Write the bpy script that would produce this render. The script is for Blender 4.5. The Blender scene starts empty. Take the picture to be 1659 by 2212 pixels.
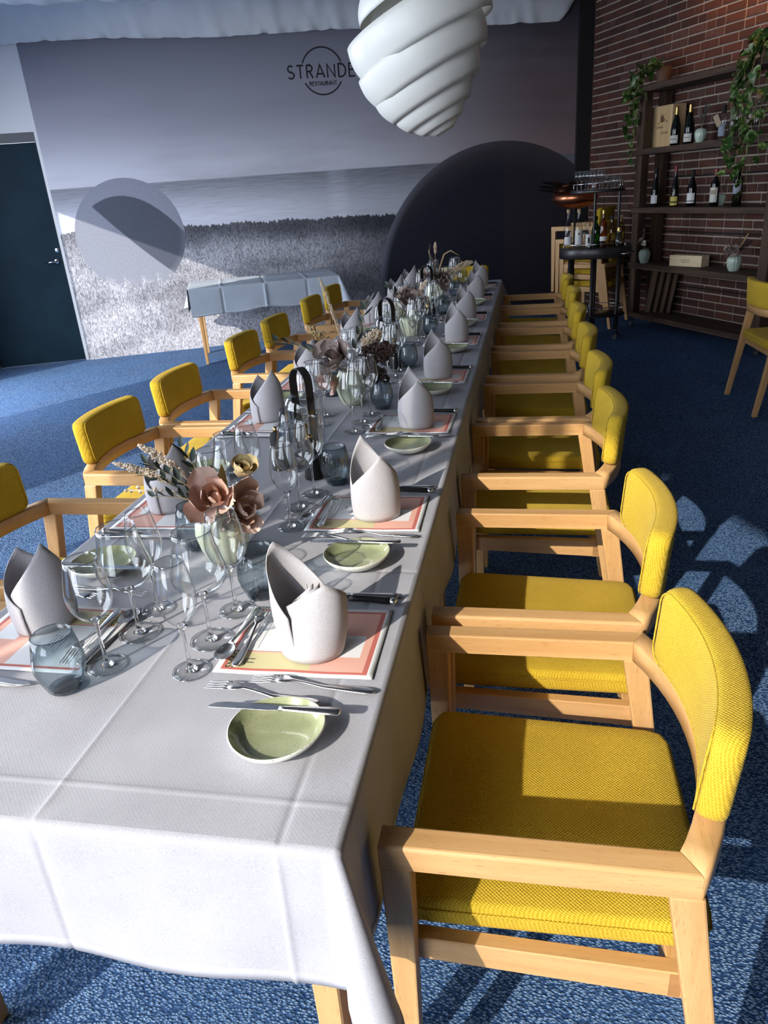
import bpy, bmesh, math, random
from mathutils import Vector, Matrix
R = math.radians
rnd = random.Random(7)
SC = bpy.context.scene
COL = SC.collection

# ------------------------------------------------------------------ camera
RIGHT = Vector((0.98140931, 0.17822457, -0.07121639))
DOWN = Vector((0.0072887, -0.40540287, -0.91410907))
FWD = Vector((-0.19178802, 0.89659607, -0.39916518))
CAM = Vector((0.23332, -0.66264, 1.52))
cam_d = bpy.data.cameras.new('camera')
cam_d.sensor_fit = 'HORIZONTAL'; cam_d.sensor_width = 36; cam_d.lens = 36 * 1595.5 / 1659
cam_d.clip_start = 0.02; cam_d.clip_end = 200
cam_o = bpy.data.objects.new('camera', cam_d); COL.objects.link(cam_o)
cam_o.matrix_world = Matrix(((RIGHT.x, -DOWN.x, -FWD.x, CAM.x), (RIGHT.y, -DOWN.y, -FWD.y, CAM.y),
                             (RIGHT.z, -DOWN.z, -FWD.z, CAM.z), (0, 0, 0, 1)))
SC.camera = cam_o

# ------------------------------------------------------------------ world, sun, exposure
SUN_AZ, SUN_EL = R(59), R(30)
w = bpy.data.worlds.new('sky'); SC.world = w; w.use_nodes = True
bg = w.node_tree.nodes['Background']
bg.inputs['Color'].default_value = (0.84, 0.90, 1.0, 1); bg.inputs['Strength'].default_value = 10.5
sd = bpy.data.lights.new('sun', 'SUN'); sd.energy = 6.1; sd.angle = R(0.55); sd.color = (1.0, 0.93, 0.82)
so = bpy.data.objects.new('sun', sd); COL.objects.link(so)
so.rotation_euler = Vector((math.cos(SUN_EL) * math.cos(SUN_AZ), math.cos(SUN_EL) * math.sin(SUN_AZ), -math.sin(SUN_EL))).to_track_quat('-Z', 'Y').to_euler()
so.location = (-6, -8, 8)
SC.view_settings.view_transform = 'Standard'; SC.view_settings.look = 'None'
SC.view_settings.gamma = 1; SC.view_settings.use_curve_mapping = False
SC.view_settings.exposure = -0.15
cy = SC.cycles
cy.use_denoising = True
cy.max_bounces = 10; cy.diffuse_bounces = 5; cy.glossy_bounces = 5; cy.transmission_bounces = 8
cy.transparent_max_bounces = 64; cy.caustics_reflective = False; cy.caustics_refractive = False
cy.sample_clamp_indirect = 6

# warm ceiling spot that washes the top of the brick wall
def spot(name, loc, target, energy, color, size, blend=0.8, radius=0.04):
    d = bpy.data.lights.new(name, 'SPOT'); d.energy = energy; d.color = color; d.spot_size = R(size); d.spot_blend = blend
    d.shadow_soft_size = radius
    o = bpy.data.objects.new(name, d); COL.objects.link(o); o.location = loc
    o.rotation_euler = (Vector(target) - Vector(loc)).to_track_quat('-Z', 'Y').to_euler(); return o

# ------------------------------------------------------------------ room frames
M0 = Vector((-4.644, 6.919, 0)); MD = Vector((0.92606829, 0.37735595, 0)); MN = Vector((-0.37735595, 0.92606829, 0))
WD = Vector((0.4645175, -0.88556394, 0)); WN = Vector((0.88556394, 0.4645175, 0))   # along the brick wall towards the camera; out of the room
W0 = Vector((0.73, 9.11, 0)) + WN * 0.17
MUR_ROT = math.atan2(MD.y, MD.x); WALL_ROT = math.atan2(WD.y, WD.x)
A0 = M0 + MD * -1.1; LD = -MN        # left wall starts at the corner by the door and runs back towards the camera
LEFT_ROT = math.atan2(LD.y, LD.x)
TW = 0.887; TL = 5.96; TZ = 0.75     # long table

# ------------------------------------------------------------------ mesh helpers
class MB:
    def __init__(s): s.v = []; s.f = []; s.m = []; s.sm = []
    def add(s, vs, fs, mi=0, smooth=False):
        o = len(s.v); s.v += [tuple(p) for p in vs]
        for f in fs: s.f.append(tuple(i + o for i in f)); s.m.append(mi); s.sm.append(smooth)
    def box(s, x0, x1, y0, y1, z0, z1, mi=0):
        s.add([(x0, y0, z0), (x1, y0, z0), (x1, y1, z0), (x0, y1, z0), (x0, y0, z1), (x1, y0, z1), (x1, y1, z1), (x0, y1, z1)],
              [(0, 3, 2, 1), (4, 5, 6, 7), (0, 1, 5, 4), (1, 2, 6, 5), (2, 3, 7, 6), (3, 0, 4, 7)], mi)
    def hexa(s, b, t, mi=0):
        s.add(list(b) + list(t), [(0, 3, 2, 1), (4, 5, 6, 7), (0, 1, 5, 4), (1, 2, 6, 5), (2, 3, 7, 6), (3, 0, 4, 7)], mi)
    def rings(s, rs, closed=True, cap0=True, cap1=True, mi=0, smooth=True):
        n = len(rs[0]); vs = [p for r in rs for p in r]; fs = []
        for i in range(len(rs) - 1):
            for j in range(n if closed else n - 1):
                k = (j + 1) % n
                fs.append((i * n + j, i * n + k, (i + 1) * n + k, (i + 1) * n + j))
        s.add(vs, fs, mi, smooth)
        o = len(s.v) - len(vs)
        if cap0: s.f.append(tuple(o + j for j in range(n - 1, -1, -1))); s.m.append(mi); s.sm.append(False)
        if cap1: s.f.append(tuple(o + (len(rs) - 1) * n + j for j in range(n))); s.m.append(mi); s.sm.append(False)
    def lathe(s, prof, n=24, c=(0, 0, 0), mi=0, cap0=False, cap1=False, sx=1, sy=1, ripple=None):
        rs = []
        for (r, z) in prof:
            ring = []
            for j in range(n):
                a = 2 * math.pi * j / n
                q = r * (1 + (ripple(a, z) if ripple else 0))
                ring.append((c[0] + q * math.cos(a) * sx, c[1] + q * math.sin(a) * sy, c[2] + z))
            rs.append(ring)
        s.rings(rs, True, cap0, cap1, mi)
    def sweep(s, pts, wh, n=8, mi=0, up=(0, 0, 1), smooth=True, square=False):
        pts = [Vector(p) for p in pts]; rs = []; up = Vector(up)
        for i, p in enumerate(pts):
            t = (pts[min(i + 1, len(pts) - 1)] - pts[max(i - 1, 0)]).normalized()
            side = t.cross(up)
            if side.length < 1e-4: side = t.cross(Vector((0, 1, 0.001)))
            side.normalize(); u = side.cross(t).normalized()
            ww, hh = wh[i] if isinstance(wh, list) else wh
            if square: q = [(-1, -1), (1, -1), (1, 1), (-1, 1)]
            else: q = [(math.cos(2 * math.pi * j / n), math.sin(2 * math.pi * j / n)) for j in range(n)]
            rs.append([tuple(p + side * a * ww + u * b * hh) for a, b in q])
        s.rings(rs, True, True, True, mi, smooth)
    def grid(s, fn, nu, nv, mi=0, smooth=True):
        vs = [fn(i / nu, j / nv) for j in range(nv + 1) for i in range(nu + 1)]
        fs = [(j * (nu + 1) + i, j * (nu + 1) + i + 1, (j + 1) * (nu + 1) + i + 1, (j + 1) * (nu + 1) + i) for j in range(nv) for i in range(nu)]
        s.add(vs, fs, mi, smooth)
    def mesh(s, name, mats, bevel=0, seg=2, solid=0, normals=True):
        me = bpy.data.meshes.new(name); me.from_pydata(s.v, [], s.f)
        for m in (mats if isinstance(mats, (list, tuple)) else [mats]): me.materials.append(m)
        me.polygons.foreach_set('material_index', s.m); me.polygons.foreach_set('use_smooth', s.sm)
        if bevel or solid or normals:
            bm = bmesh.new(); bm.from_mesh(me)
            if solid: bmesh.ops.solidify(bm, geom=bm.faces[:], thickness=solid)
            if normals: bmesh.ops.recalc_face_normals(bm, faces=bm.faces)
            if bevel:
                es = [e for e in bm.edges if len(e.link_faces) == 2 and e.calc_face_angle() > 0.6]
                bmesh.ops.bevel(bm, geom=es, offset=bevel, segments=seg, profile=0.5, affect='EDGES', clamp_overlap=True)
            bm.to_mesh(me); bm.free()
        me.update(); return me
    def build(s, name, mats, parent=None, loc=None, rz=0, **k):
        return obj(name, s.mesh(name, mats, **k), parent, loc, rz)

def obj(name, me, parent=None, loc=None, rz=0, rot=None, scale=None):
    o = bpy.data.objects.new(name, me); COL.objects.link(o)
    if parent: o.parent = parent
    if loc is not None: o.location = loc
    if rot is not None: o.rotation_euler = rot
    elif rz: o.rotation_euler = (0, 0, rz)
    if scale is not None: o.scale = scale if hasattr(scale, '__len__') else (scale,) * 3
    return o
def tag(o, label=None, cat=None, group=None, kind=None):
    for k, v in (('label', label), ('category', cat), ('group', group), ('kind', kind)):
        if v: o[k] = v
    return o
def thing(name, label, cat, loc=(0, 0, 0), rz=0, group=None, rot=None):
    o = obj(name, None, None, loc, rz, rot); o.empty_display_size = 0.05
    return tag(o, label, cat, group)
def kids(o): return [c for c in bpy.data.objects if c.parent == o]
KIDS = {}
def copy_tree(o, parent=None):
    if o.name not in KIDS: KIDS[o.name] = kids(o)
    src = KIDS[o.name]
    c = o.copy(); COL.objects.link(c); c.parent = parent
    for ch in src: copy_tree(ch, c)
    return c
class Kind:
    """one prototype; the first use is the prototype itself, later uses are copies"""
    def __init__(s, make): s.make = make; s.proto = None; s.used = False
    def put(s, label, loc, rz=0, group=None, rot=None, scale=None):
        if s.proto is None: s.proto = s.make()
        if not s.used: o = s.proto; s.used = True; KIDS.pop(o.name, None)
        else: o = copy_tree(s.proto)
        o.location = loc; o.rotation_euler = rot if rot else (0, 0, rz)
        if scale: o.scale = (scale,) * 3
        tag(o, label, None, group); return o
def rrect(w, h, r, n=5, cx=0, cy=0, taper=0):
    """rounded rectangle outline, taper narrows the +y end"""
    pts = []
    for qx, qy, a0 in ((1, -1, -90), (1, 1, 0), (-1, 1, 90), (-1, -1, 180)):
        for i in range(n + 1):
            a = R(a0 + 90 * i / n)
            x = qx * (w / 2 - r) + r * math.cos(a); y = qy * (h / 2 - r) + r * math.sin(a)
            pts.append((cx + x * (1 - taper * (y / h + 0.5)), cy + y))
    return pts
def dense(pts, n):
    """resample a closed outline to n points"""
    L = [0]; m = len(pts)
    for i in range(m): L.append(L[-1] + math.dist(pts[i], pts[(i + 1) % m]))
    out = []
    for k in range(n):
        d = L[-1] * k / n; i = max(j for j in range(m) if L[j] <= d + 1e-9)
        t = (d - L[i]) / max(1e-9, L[i + 1] - L[i]); a, b = pts[i], pts[(i + 1) % m]
        out.append((a[0] + (b[0] - a[0]) * t, a[1] + (b[1] - a[1]) * t))
    return out
def pad(mb, outline, T, soft, fn, crown=0, c=(0, 0)):
    """upholstered pad: outline (s,v) given thickness T, soft edge radius, mapped through fn(s,v,d)"""
    sc = lambda k, ins: [(c[0] + (p[0] - c[0]) * k * (1 - ins), c[1] + (p[1] - c[1]) * k * (1 - ins)) for p in outline]
    ext = max(math.dist(p, c) for p in outline); rows = []
    for k in (0.04, 0.3, 0.6, 0.85): rows.append((sc(k, soft / ext), T / 2 + crown * (1 - k * k)))
    for a in (90, 60, 30, 0): rows.append((sc(1, soft / ext * (1 - math.cos(R(a)))), T / 2 - soft + soft * math.sin(R(a))))
    for a in (0, -30, -60, -90): rows.append((sc(1, soft / ext * (1 - math.cos(R(a)))), -T / 2 + soft + soft * math.sin(R(a))))
    for k in (0.85, 0.6, 0.3, 0.04): rows.append((sc(k, soft / ext), -T / 2))
    mb.rings([[fn(p[0], p[1], d) for p in ring] for ring, d in rows])

# ------------------------------------------------------------------ node helpers
class X:
    """socket expression"""
    def __init__(s, t, k): s.t = t; s.k = k
    def _b(s, op, o, rev=False, clamp=False):
        n = s.t.nodes.new('ShaderNodeMath'); n.operation = op; n.use_clamp = clamp
        a, b = (o, s) if rev else (s, o)
        for i, q in enumerate((a, b)):
            if isinstance(q, X): s.t.links.new(q.k, n.inputs[i])
            elif q is not None: n.inputs[i].default_value = q
        return X(s.t, n.outputs[0])
    def __add__(s, o): return s._b('ADD', o)
    __radd__ = __add__
    def __sub__(s, o): return s._b('SUBTRACT', o)
    def __rsub__(s, o): return s._b('SUBTRACT', o, True)
    def __mul__(s, o): return s._b('MULTIPLY', o)
    __rmul__ = __mul__
    def __truediv__(s, o): return s._b('DIVIDE', o)
    def __pow__(s, o): return s._b('POWER', o)
    def max(s, o): return s._b('MAXIMUM', o)
    def min(s, o): return s._b('MINIMUM', o)
    def gt(s, o): return s._b('GREATER_THAN', o)
    def sin(s): return s._b('SINE', None)
    def abs(s): return s._b('ABSOLUTE', None)
    def sqrt(s): return s._b('SQRT', None)
    def fract(s): return s._b('FRACT', None)
    def step(s, a, b, lo=0, hi=1):
        n = s.t.nodes.new('ShaderNodeMapRange'); n.interpolation_type = 'SMOOTHSTEP'
        s.t.links.new(s.k, n.inputs[0])
        for i, q in ((1, a), (2, b), (3, lo), (4, hi)):
            if isinstance(q, X): s.t.links.new(q.k, n.inputs[i])
            else: n.inputs[i].default_value = q
        return X(s.t, n.outputs[0])
class Mat:
    def __init__(s, name, color=(0.5, 0.5, 0.5), rough=0.6, metal=0, spec=None, **k):
        s.m = bpy.data.materials.new(name); s.m.use_nodes = True; s.t = s.m.node_tree
        s.b = s.t.nodes['Principled BSDF']; s.out = s.t.nodes['Material Output']
        s.b.inputs['Base Color'].default_value = (*color, 1); s.b.inputs['Roughness'].default_value = rough
        s.b.inputs['Metallic'].default_value = metal
        if spec is not None: s.b.inputs['Specular IOR Level'].default_value = spec
        for kk, v in k.items(): s.b.inputs[kk.replace('_', ' ')].default_value = v
    def coord(s, kind='Object'):
        if not hasattr(s, '_tc'): s._tc = s.t.nodes.new('ShaderNodeTexCoord')
        return s._tc.outputs[kind]
    def xyz(s, kind='Object'):
        n = s.t.nodes.new('ShaderNodeSeparateXYZ'); s.t.links.new(s.coord(kind), n.inputs[0])
        return [X(s.t, o) for o in n.outputs]
    def vec(s, x, y, z):
        n = s.t.nodes.new('ShaderNodeCombineXYZ')
        for i, q in enumerate((x, y, z)):
            if isinstance(q, X): s.t.links.new(q.k, n.inputs[i])
            else: n.inputs[i].default_value = q
        return n.outputs[0]
    def mapped(s, sc=(1, 1, 1), kind='Object', loc=(0, 0, 0), rot=(0, 0, 0)):
        n = s.t.nodes.new('ShaderNodeMapping'); s.t.links.new(s.coord(kind), n.inputs[0])
        n.inputs['Scale'].default_value = sc; n.inputs['Location'].default_value = loc; n.inputs['Rotation'].default_value = rot
        return n.outputs[0]
    def noise(s, vec=None, scale=5, detail=3, rough=0.5, dist=0):
        n = s.t.nodes.new('ShaderNodeTexNoise'); n.inputs['Scale'].default_value = scale; n.inputs['Detail'].default_value = detail
        n.inputs['Roughness'].default_value = rough; n.inputs['Distortion'].default_value = dist
        s.t.links.new(vec if vec is not None else s.coord(), n.inputs['Vector']); return X(s.t, n.outputs['Fac'])
    def voronoi(s, vec=None, scale=5, feat='F1', rand=1):
        n = s.t.nodes.new('ShaderNodeTexVoronoi'); n.feature = feat; n.inputs['Scale'].default_value = scale
        n.inputs['Randomness'].default_value = rand
        s.t.links.new(vec if vec is not None else s.coord(), n.inputs['Vector']); return X(s.t, n.outputs['Distance'])
    def orand(s):
        n = s.t.nodes.new('ShaderNodeObjectInfo'); return X(s.t, n.outputs['Random'])
    def irand(s):
        n = s.t.nodes.new('ShaderNodeNewGeometry'); return X(s.t, n.outputs['Random Per Island'])
    def mix(s, f, a, b):
        n = s.t.nodes.new('ShaderNodeMix'); n.data_type = 'RGBA'
        for i, q in ((0, f), (6, a), (7, b)):
            if isinstance(q, X): s.t.links.new(q.k, n.inputs[i])
            elif hasattr(q, 'is_linked'): s.t.links.new(q, n.inputs[i])
            elif i == 0: n.inputs[0].default_value = q
            else: n.inputs[i].default_value = (*q, 1)
        return n.outputs[2]
    def base(s, c): s.t.links.new(c, s.b.inputs['Base Color']); return s
    def rough(s, x): s.t.links.new(x.k, s.b.inputs['Roughness']); return s
    def bump(s, h, strength=0.3, dist=0.002):
        n = s.t.nodes.new('ShaderNodeBump'); n.inputs['Strength'].default_value = strength; n.inputs['Distance'].default_value = dist
        s.t.links.new(h.k, n.inputs['Height']); s.t.links.new(n.outputs[0], s.b.inputs['Normal']); return s

# ------------------------------------------------------------------ materials
def m_cloth(name, c0, c1, k=900, st=0.25):
    M = Mat(name, c0, 0.9, spec=0.15); x, y, z = M.xyz()
    wv = (x * k + z * k).sin() * (y * k + z * (k * 0.7)).sin()
    big = M.noise(scale=7, detail=4); fine = M.noise(scale=520, detail=2)
    M.base(M.mix((fine * 0.6 + big * 0.4).step(0.25, 0.75), c0, c1)); M.bump(wv * 0.5 + fine * 0.5, st, 0.0004); return M.m
CLOTH = m_cloth('tablecloth linen', (0.33, 0.33, 0.365), (0.45, 0.45, 0.49))
NAPKIN = m_cloth('napkin linen', (0.35, 0.34, 0.36), (0.50, 0.485, 0.50))
CLOTH_BLUE = m_cloth('side table linen', (0.36, 0.41, 0.47), (0.46, 0.51, 0.57))
def m_wool():
    M = Mat('mustard wool', (0.6, 0.44, 0.04), 0.92, spec=0.12); x, y, z = M.xyz()
    k = 950; wv = ((x + z * 0.8) * k).sin() * ((y + z * 0.6) * k).sin()
    f = M.noise(scale=420, detail=2); g = M.noise(scale=9, detail=3)
    M.base(M.mix((wv * 0.22 + f * 0.7 + g * 0.25).step(0.15, 0.85), (0.37, 0.235, 0.012), (0.67, 0.465, 0.045)))
    M.b.inputs['Sheen Weight'].default_value = 0.05; M.b.inputs['Sheen Roughness'].default_value = 0.5
    M.bump(wv * 0.6 + f, 0.55, 0.0016); return M.m
WOOL = m_wool()
def m_wood(name, a, b, c, axis=0, rough=0.45, fleck=True):
    M = Mat(name, a, rough); sc = [26, 26, 26]; sc[axis] = 1.6
    g = M.noise(M.mapped(sc), 1, 5, 0.6, 0.6); sc2 = [420, 420, 420]; sc2[axis] = 38
    fl = M.noise(M.mapped(sc2), 1, 2)
    c1 = M.mix(g.step(0.3, 0.7), a, b)
    M.base(M.mix(fl.step(0.60, 0.72) * (0.5 if fleck else 0.25), c1, c)); M.bump(fl + g, 0.12, 0.0008); return M.m
BEECH = [m_wood('beech ' + 'xyz'[i], (0.50, 0.275, 0.105), (0.60, 0.36, 0.155), (0.30, 0.145, 0.05), i) for i in range(3)]
DARKWOOD = [m_wood('dark reclaimed wood ' + 'xyz'[i], (0.030, 0.016, 0.009), (0.085, 0.050, 0.030), (0.014, 0.008, 0.006), i, 0.7) for i in range(3)]
PINE = m_wood('pale pine', (0.50, 0.33, 0.155), (0.60, 0.43, 0.23), (0.34, 0.18, 0.07), 2, 0.55, False)
BIRCH = m_wood('birch box', (0.70, 0.55, 0.33), (0.80, 0.66, 0.44), (0.58, 0.42, 0.24), 0, 0.5, False)
def m_carpet():
    M = Mat('blue loop carpet', (0.05, 0.13, 0.33), 0.95, spec=0.1)
    v = M.voronoi(M.mapped((120, 200, 120), rot=(0, 0, R(38))), 1, 'F1', 0.8); n = M.noise(scale=2.2, detail=4); h = M.noise(scale=330, detail=2)
    c = M.mix((v * 0.9 + h * 0.35).step(0.28, 0.80), (0.23, 0.36, 0.55), (0.014, 0.042, 0.125))
    M.base(M.mix(n.step(0.35, 0.7) * 0.35, c, (0.07, 0.155, 0.33))); M.bump(1 - v + h * 0.5, 0.9, 0.004); return M.m
CARPET = m_carpet()
def m_glass(name, tint=(1, 1, 1), refl=1.0, base=0.03, edge=0.75, rough=0.0, dark=None):
    m = bpy.data.materials.new(name); m.use_nodes = True; t = m.node_tree
    for n in list(t.nodes):
        if n.type != 'OUTPUT_MATERIAL': t.nodes.remove(n)
    tr = t.nodes.new('ShaderNodeBsdfTransparent'); tr.inputs[0].default_value = (*tint, 1)
    gl = t.nodes.new('ShaderNodeBsdfGlossy'); gl.inputs[0].default_value = (1, 1, 1, 1); gl.inputs['Roughness'].default_value = rough
    lw = t.nodes.new('ShaderNodeLayerWeight'); lw.inputs[0].default_value = 0.5
    p = X(t, lw.outputs['Facing']) ** 4.0
    f = (p * edge + base) * refl
    if dark is not None:
        mc = t.nodes.new('ShaderNodeMix'); mc.data_type = 'RGBA'; t.links.new((X(t, lw.outputs['Facing']) ** 3.0).k, mc.inputs[0])
        mc.inputs[6].default_value = (*tint, 1); mc.inputs[7].default_value = (*dark, 1); t.links.new(mc.outputs[2], tr.inputs[0])
    mx = t.nodes.new('ShaderNodeMixShader'); t.links.new(f.k, mx.inputs[0]); t.links.new(tr.outputs[0], mx.inputs[1]); t.links.new(gl.outputs[0], mx.inputs[2])
    t.links.new(mx.outputs[0], t.nodes['Material Output'].inputs[0]); return m
GLASS = m_glass('clear wine glass', (0.985, 0.99, 0.99), 1.0, 0.035, 0.85, 0.025, (0.62, 0.65, 0.68))
GLASS_STEM = m_glass('glass stem', (0.988, 0.992, 0.992), 1.0, 0.03, 0.6, 0.02, (0.88, 0.89, 0.90))
GLASS_RIM = m_glass('glass rim', (0.80, 0.82, 0.84), 1.0, 0.22, 0.6, 0.05, (0.45, 0.47, 0.5))
GLASS_SOLID = Mat('solid glass stem', (1, 1, 1), 0.0, **{'Transmission_Weight': 1.0, 'IOR': 1.5}).m
SMOKE = m_glass('smoked blue glass', (0.80, 0.84, 0.86), 1.0, 0.045, 0.5, 0.0, (0.30, 0.36, 0.40))
SMOKE_BASE = m_glass('smoked blue glass base', (0.62, 0.68, 0.72), 1.0, 0.04, 0.5, 0.0, (0.2, 0.26, 0.3))
BOTTLE_CLEAR = m_glass('clear bottle glass', (0.86, 0.88, 0.88), 1.0, 0.05, 0.6, 0.0, (0.35, 0.36, 0.36))
STEEL = Mat('polished steel', (0.86, 0.86, 0.86), 0.24, 1).m
CHROME = Mat('chrome', (0.7, 0.7, 0.72), 0.12, 1).m
BRASS = Mat('brass', (0.62, 0.42, 0.16), 0.25, 1).m
COPPER = Mat('brushed copper', (0.55, 0.20, 0.10), 0.3, 1).m
BLACK = Mat('black satin', (0.012, 0.012, 0.013), 0.4).m
MATTE_BLACK = Mat('matte black', (0.008, 0.008, 0.009), 0.8).m
LEATHER = Mat('black leather', (0.012, 0.011, 0.011), 0.55); LEATHER.bump(LEATHER.noise(scale=300), 0.2, 0.001); LEATHER = LEATHER.m
RUBBER = Mat('grey rubber', (0.06, 0.065, 0.07), 0.6).m
CARTBLACK = Mat('dark aubergine lacquer', (0.020, 0.017, 0.019), 0.35).m
WHITE = Mat('white paint', (0.72, 0.72, 0.72), 0.6); WHITE.bump(WHITE.noise(scale=90), 0.05, 0.001); WHITE = WHITE.m
GREYWALL = Mat('grey plaster', (0.30, 0.29, 0.28), 0.8); GREYWALL.bump(GREYWALL.noise(scale=40), 0.1, 0.002); GREYWALL = GREYWALL.m
DARKWALL = Mat('dark plaster', (0.06, 0.058, 0.056), 0.85); DARKWALL.bump(DARKWALL.noise(scale=40), 0.1, 0.002); DARKWALL = DARKWALL.m
DOORPAINT = Mat('dark teal door paint', (0.012, 0.036, 0.052), 0.6, spec=0.15); _n = DOORPAINT.noise(scale=3, detail=4)
DOORPAINT.base(DOORPAINT.mix(_n.step(0.3, 0.7), (0.004, 0.017, 0.030), (0.007, 0.025, 0.040))); DOORPAINT = DOORPAINT.m
FRAMEGREY = Mat('grey door frame', (0.085, 0.085, 0.095), 0.5).m
def m_ceramic(name, a, b, speck):
    M = Mat(name, a, 0.18, **{'Coat_Weight': 0.3}); v = M.voronoi(scale=speck, feat='F1'); n = M.noise(scale=18, detail=3)
    c = M.mix(n.step(0.35, 0.7), a, b); M.base(M.mix(v.step(0.10, 0.17, 1, 0), c, (0.10, 0.09, 0.05))); return M.m
PLATE_IN = m_ceramic('speckled sage glaze', (0.30, 0.325, 0.18), (0.35, 0.375, 0.225), 210)
PLATE_OUT = m_ceramic('cream glaze', (0.72, 0.72, 0.64), (0.76, 0.76, 0.69), 170)
VASE_G = Mat('celadon vase glaze', (0.66, 0.69, 0.50), 0.2, **{'Coat_Weight': 0.4}).m
VASE_P = Mat('pale celadon glaze', (0.46, 0.56, 0.47), 0.2, **{'Coat_Weight': 0.4}).m
LAMPWHITE = Mat('white lamp shade', (0.82, 0.82, 0.76), 0.4, **{'Subsurface_Weight': 0.0}).m
def m_fabric():
    M = Mat('white ceiling fabric', (0.62, 0.64, 0.66), 0.9, spec=0.1); M.bump(M.noise(scale=3, detail=4), 0.25, 0.03); return M.m
FABRIC = m_fabric()
def m_brick():
    M = Mat('red clay brick', (0.12, 0.04, 0.03), 0.85)
    r = (M.orand() * 7.31 + M.irand() * 3.17).fract(); n = M.noise(scale=30, detail=5)
    c = M.mix(r, (0.040, 0.016, 0.011), (0.108, 0.035, 0.019))
    c = M.mix(r._b('GREATER_THAN', 0.8) * 0.6, c, (0.075, 0.045, 0.042))
    M.base(M.mix(n.step(0.35, 0.75) * 0.6, c, (0.05, 0.022, 0.018))); M.bump(n, 0.6, 0.006); return M.m
BRICK = m_brick()
MORTAR = Mat('grey mortar', (0.33, 0.285, 0.24), 0.95); MORTAR.bump(MORTAR.noise(scale=120, detail=4), 0.5, 0.003); MORTAR = MORTAR.m
def m_leaf(name, a, b, rough=0.5, sc=40):
    M = Mat(name, a, rough); r = M.orand(); n = M.noise(scale=sc, detail=3)
    M.base(M.mix((n + r * 0.5).step(0.35, 1.05), a, b)); return M.m
EUC = m_leaf('dusty eucalyptus leaf', (0.016, 0.026, 0.022), (0.075, 0.10, 0.085))
PETAL = m_leaf('dusty rose dried petal', (0.52, 0.30, 0.22), (0.66, 0.48, 0.40), 0.8, 60)
PETAL_D = m_leaf('mauve dried petal', (0.17, 0.12, 0.11), (0.34, 0.27, 0.24), 0.8, 60)
ROSE = m_leaf('cream dried rose', (0.52, 0.40, 0.19), (0.64, 0.53, 0.31), 0.8, 50)
SEED = m_leaf('beige seed head', (0.45, 0.34, 0.23), (0.74, 0.62, 0.49), 0.9, 500)
STEM = Mat('straw stem', (0.30, 0.23, 0.09), 0.8).m
DRYDARK = m_leaf('dark dried bloom', (0.030, 0.017, 0.016), (0.085, 0.05, 0.045), 0.9, 200)
WHITEFLOWER = m_leaf('bleached hydrangea', (0.55, 0.53, 0.45), (0.75, 0.73, 0.66), 0.9, 90)
def m_pothos():
    M = Mat('variegated pothos leaf', (0.02, 0.08, 0.012), 0.35); n = M.noise(scale=32, detail=3); r = M.orand()
    c = M.mix(r, (0.016, 0.055, 0.008), (0.050, 0.115, 0.018))
    M.base(M.mix((n * 1.0 + r * 0.08).step(0.60, 0.70), c, (0.22, 0.30, 0.10))); return M.m
POTHOS = m_pothos()
TERRA = Mat('terracotta pot', (0.10, 0.055, 0.032), 0.8).m
PAPER = Mat('bottle label paper', (0.55, 0.54, 0.50), 0.8).m
PAPER_W = Mat('white label paper', (0.66, 0.66, 0.66), 0.8).m
PAPER_Y = Mat('yellow label paper', (0.60, 0.50, 0.12), 0.8).m
PAPER_B = Mat('blue grey label paper', (0.24, 0.28, 0.34), 0.8).m
KRAFT = Mat('kraft tag paper', (0.34, 0.27, 0.19), 0.9).m
INK = Mat('black ink', (0.01, 0.01, 0.012), 0.7).m
BROWNINK = Mat('burnt print', (0.11, 0.055, 0.02), 0.8).m
BOTTLE_DARK = Mat('dark green bottle glass', (0.004, 0.007, 0.005), 0.06).m
BOTTLE_BLACK = Mat('black bottle glass', (0.003, 0.003, 0.004), 0.08).m
BOTTLE_AMBER = m_glass('whisky bottle glass', (0.55, 0.26, 0.08), 1.0, 0.05, 0.6, 0.0, (0.2, 0.08, 0.02))
BOTTLE_GREEN = m_glass('green bottle glass', (0.10, 0.42, 0.12), 1.0, 0.05, 0.6, 0.0, (0.02, 0.12, 0.03))
BOTTLE_TEA = m_glass('pale gold bottle glass', (0.72, 0.62, 0.32), 1.0, 0.05, 0.6, 0.0, (0.3, 0.22, 0.08))
FOIL_G = Mat('gold foil', (0.45, 0.33, 0.13), 0.35, 1).m
FOIL_R = Mat('red capsule', (0.18, 0.018, 0.02), 0.4).m
CORK = Mat('cork', (0.42, 0.28, 0.15), 0.9).m
SMOKEPANEL = m_glass('smoked lamp leaf', (0.42, 0.36, 0.37), 1.0, 0.05, 0.3, 0.25, (0.25, 0.2, 0.2))

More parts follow.
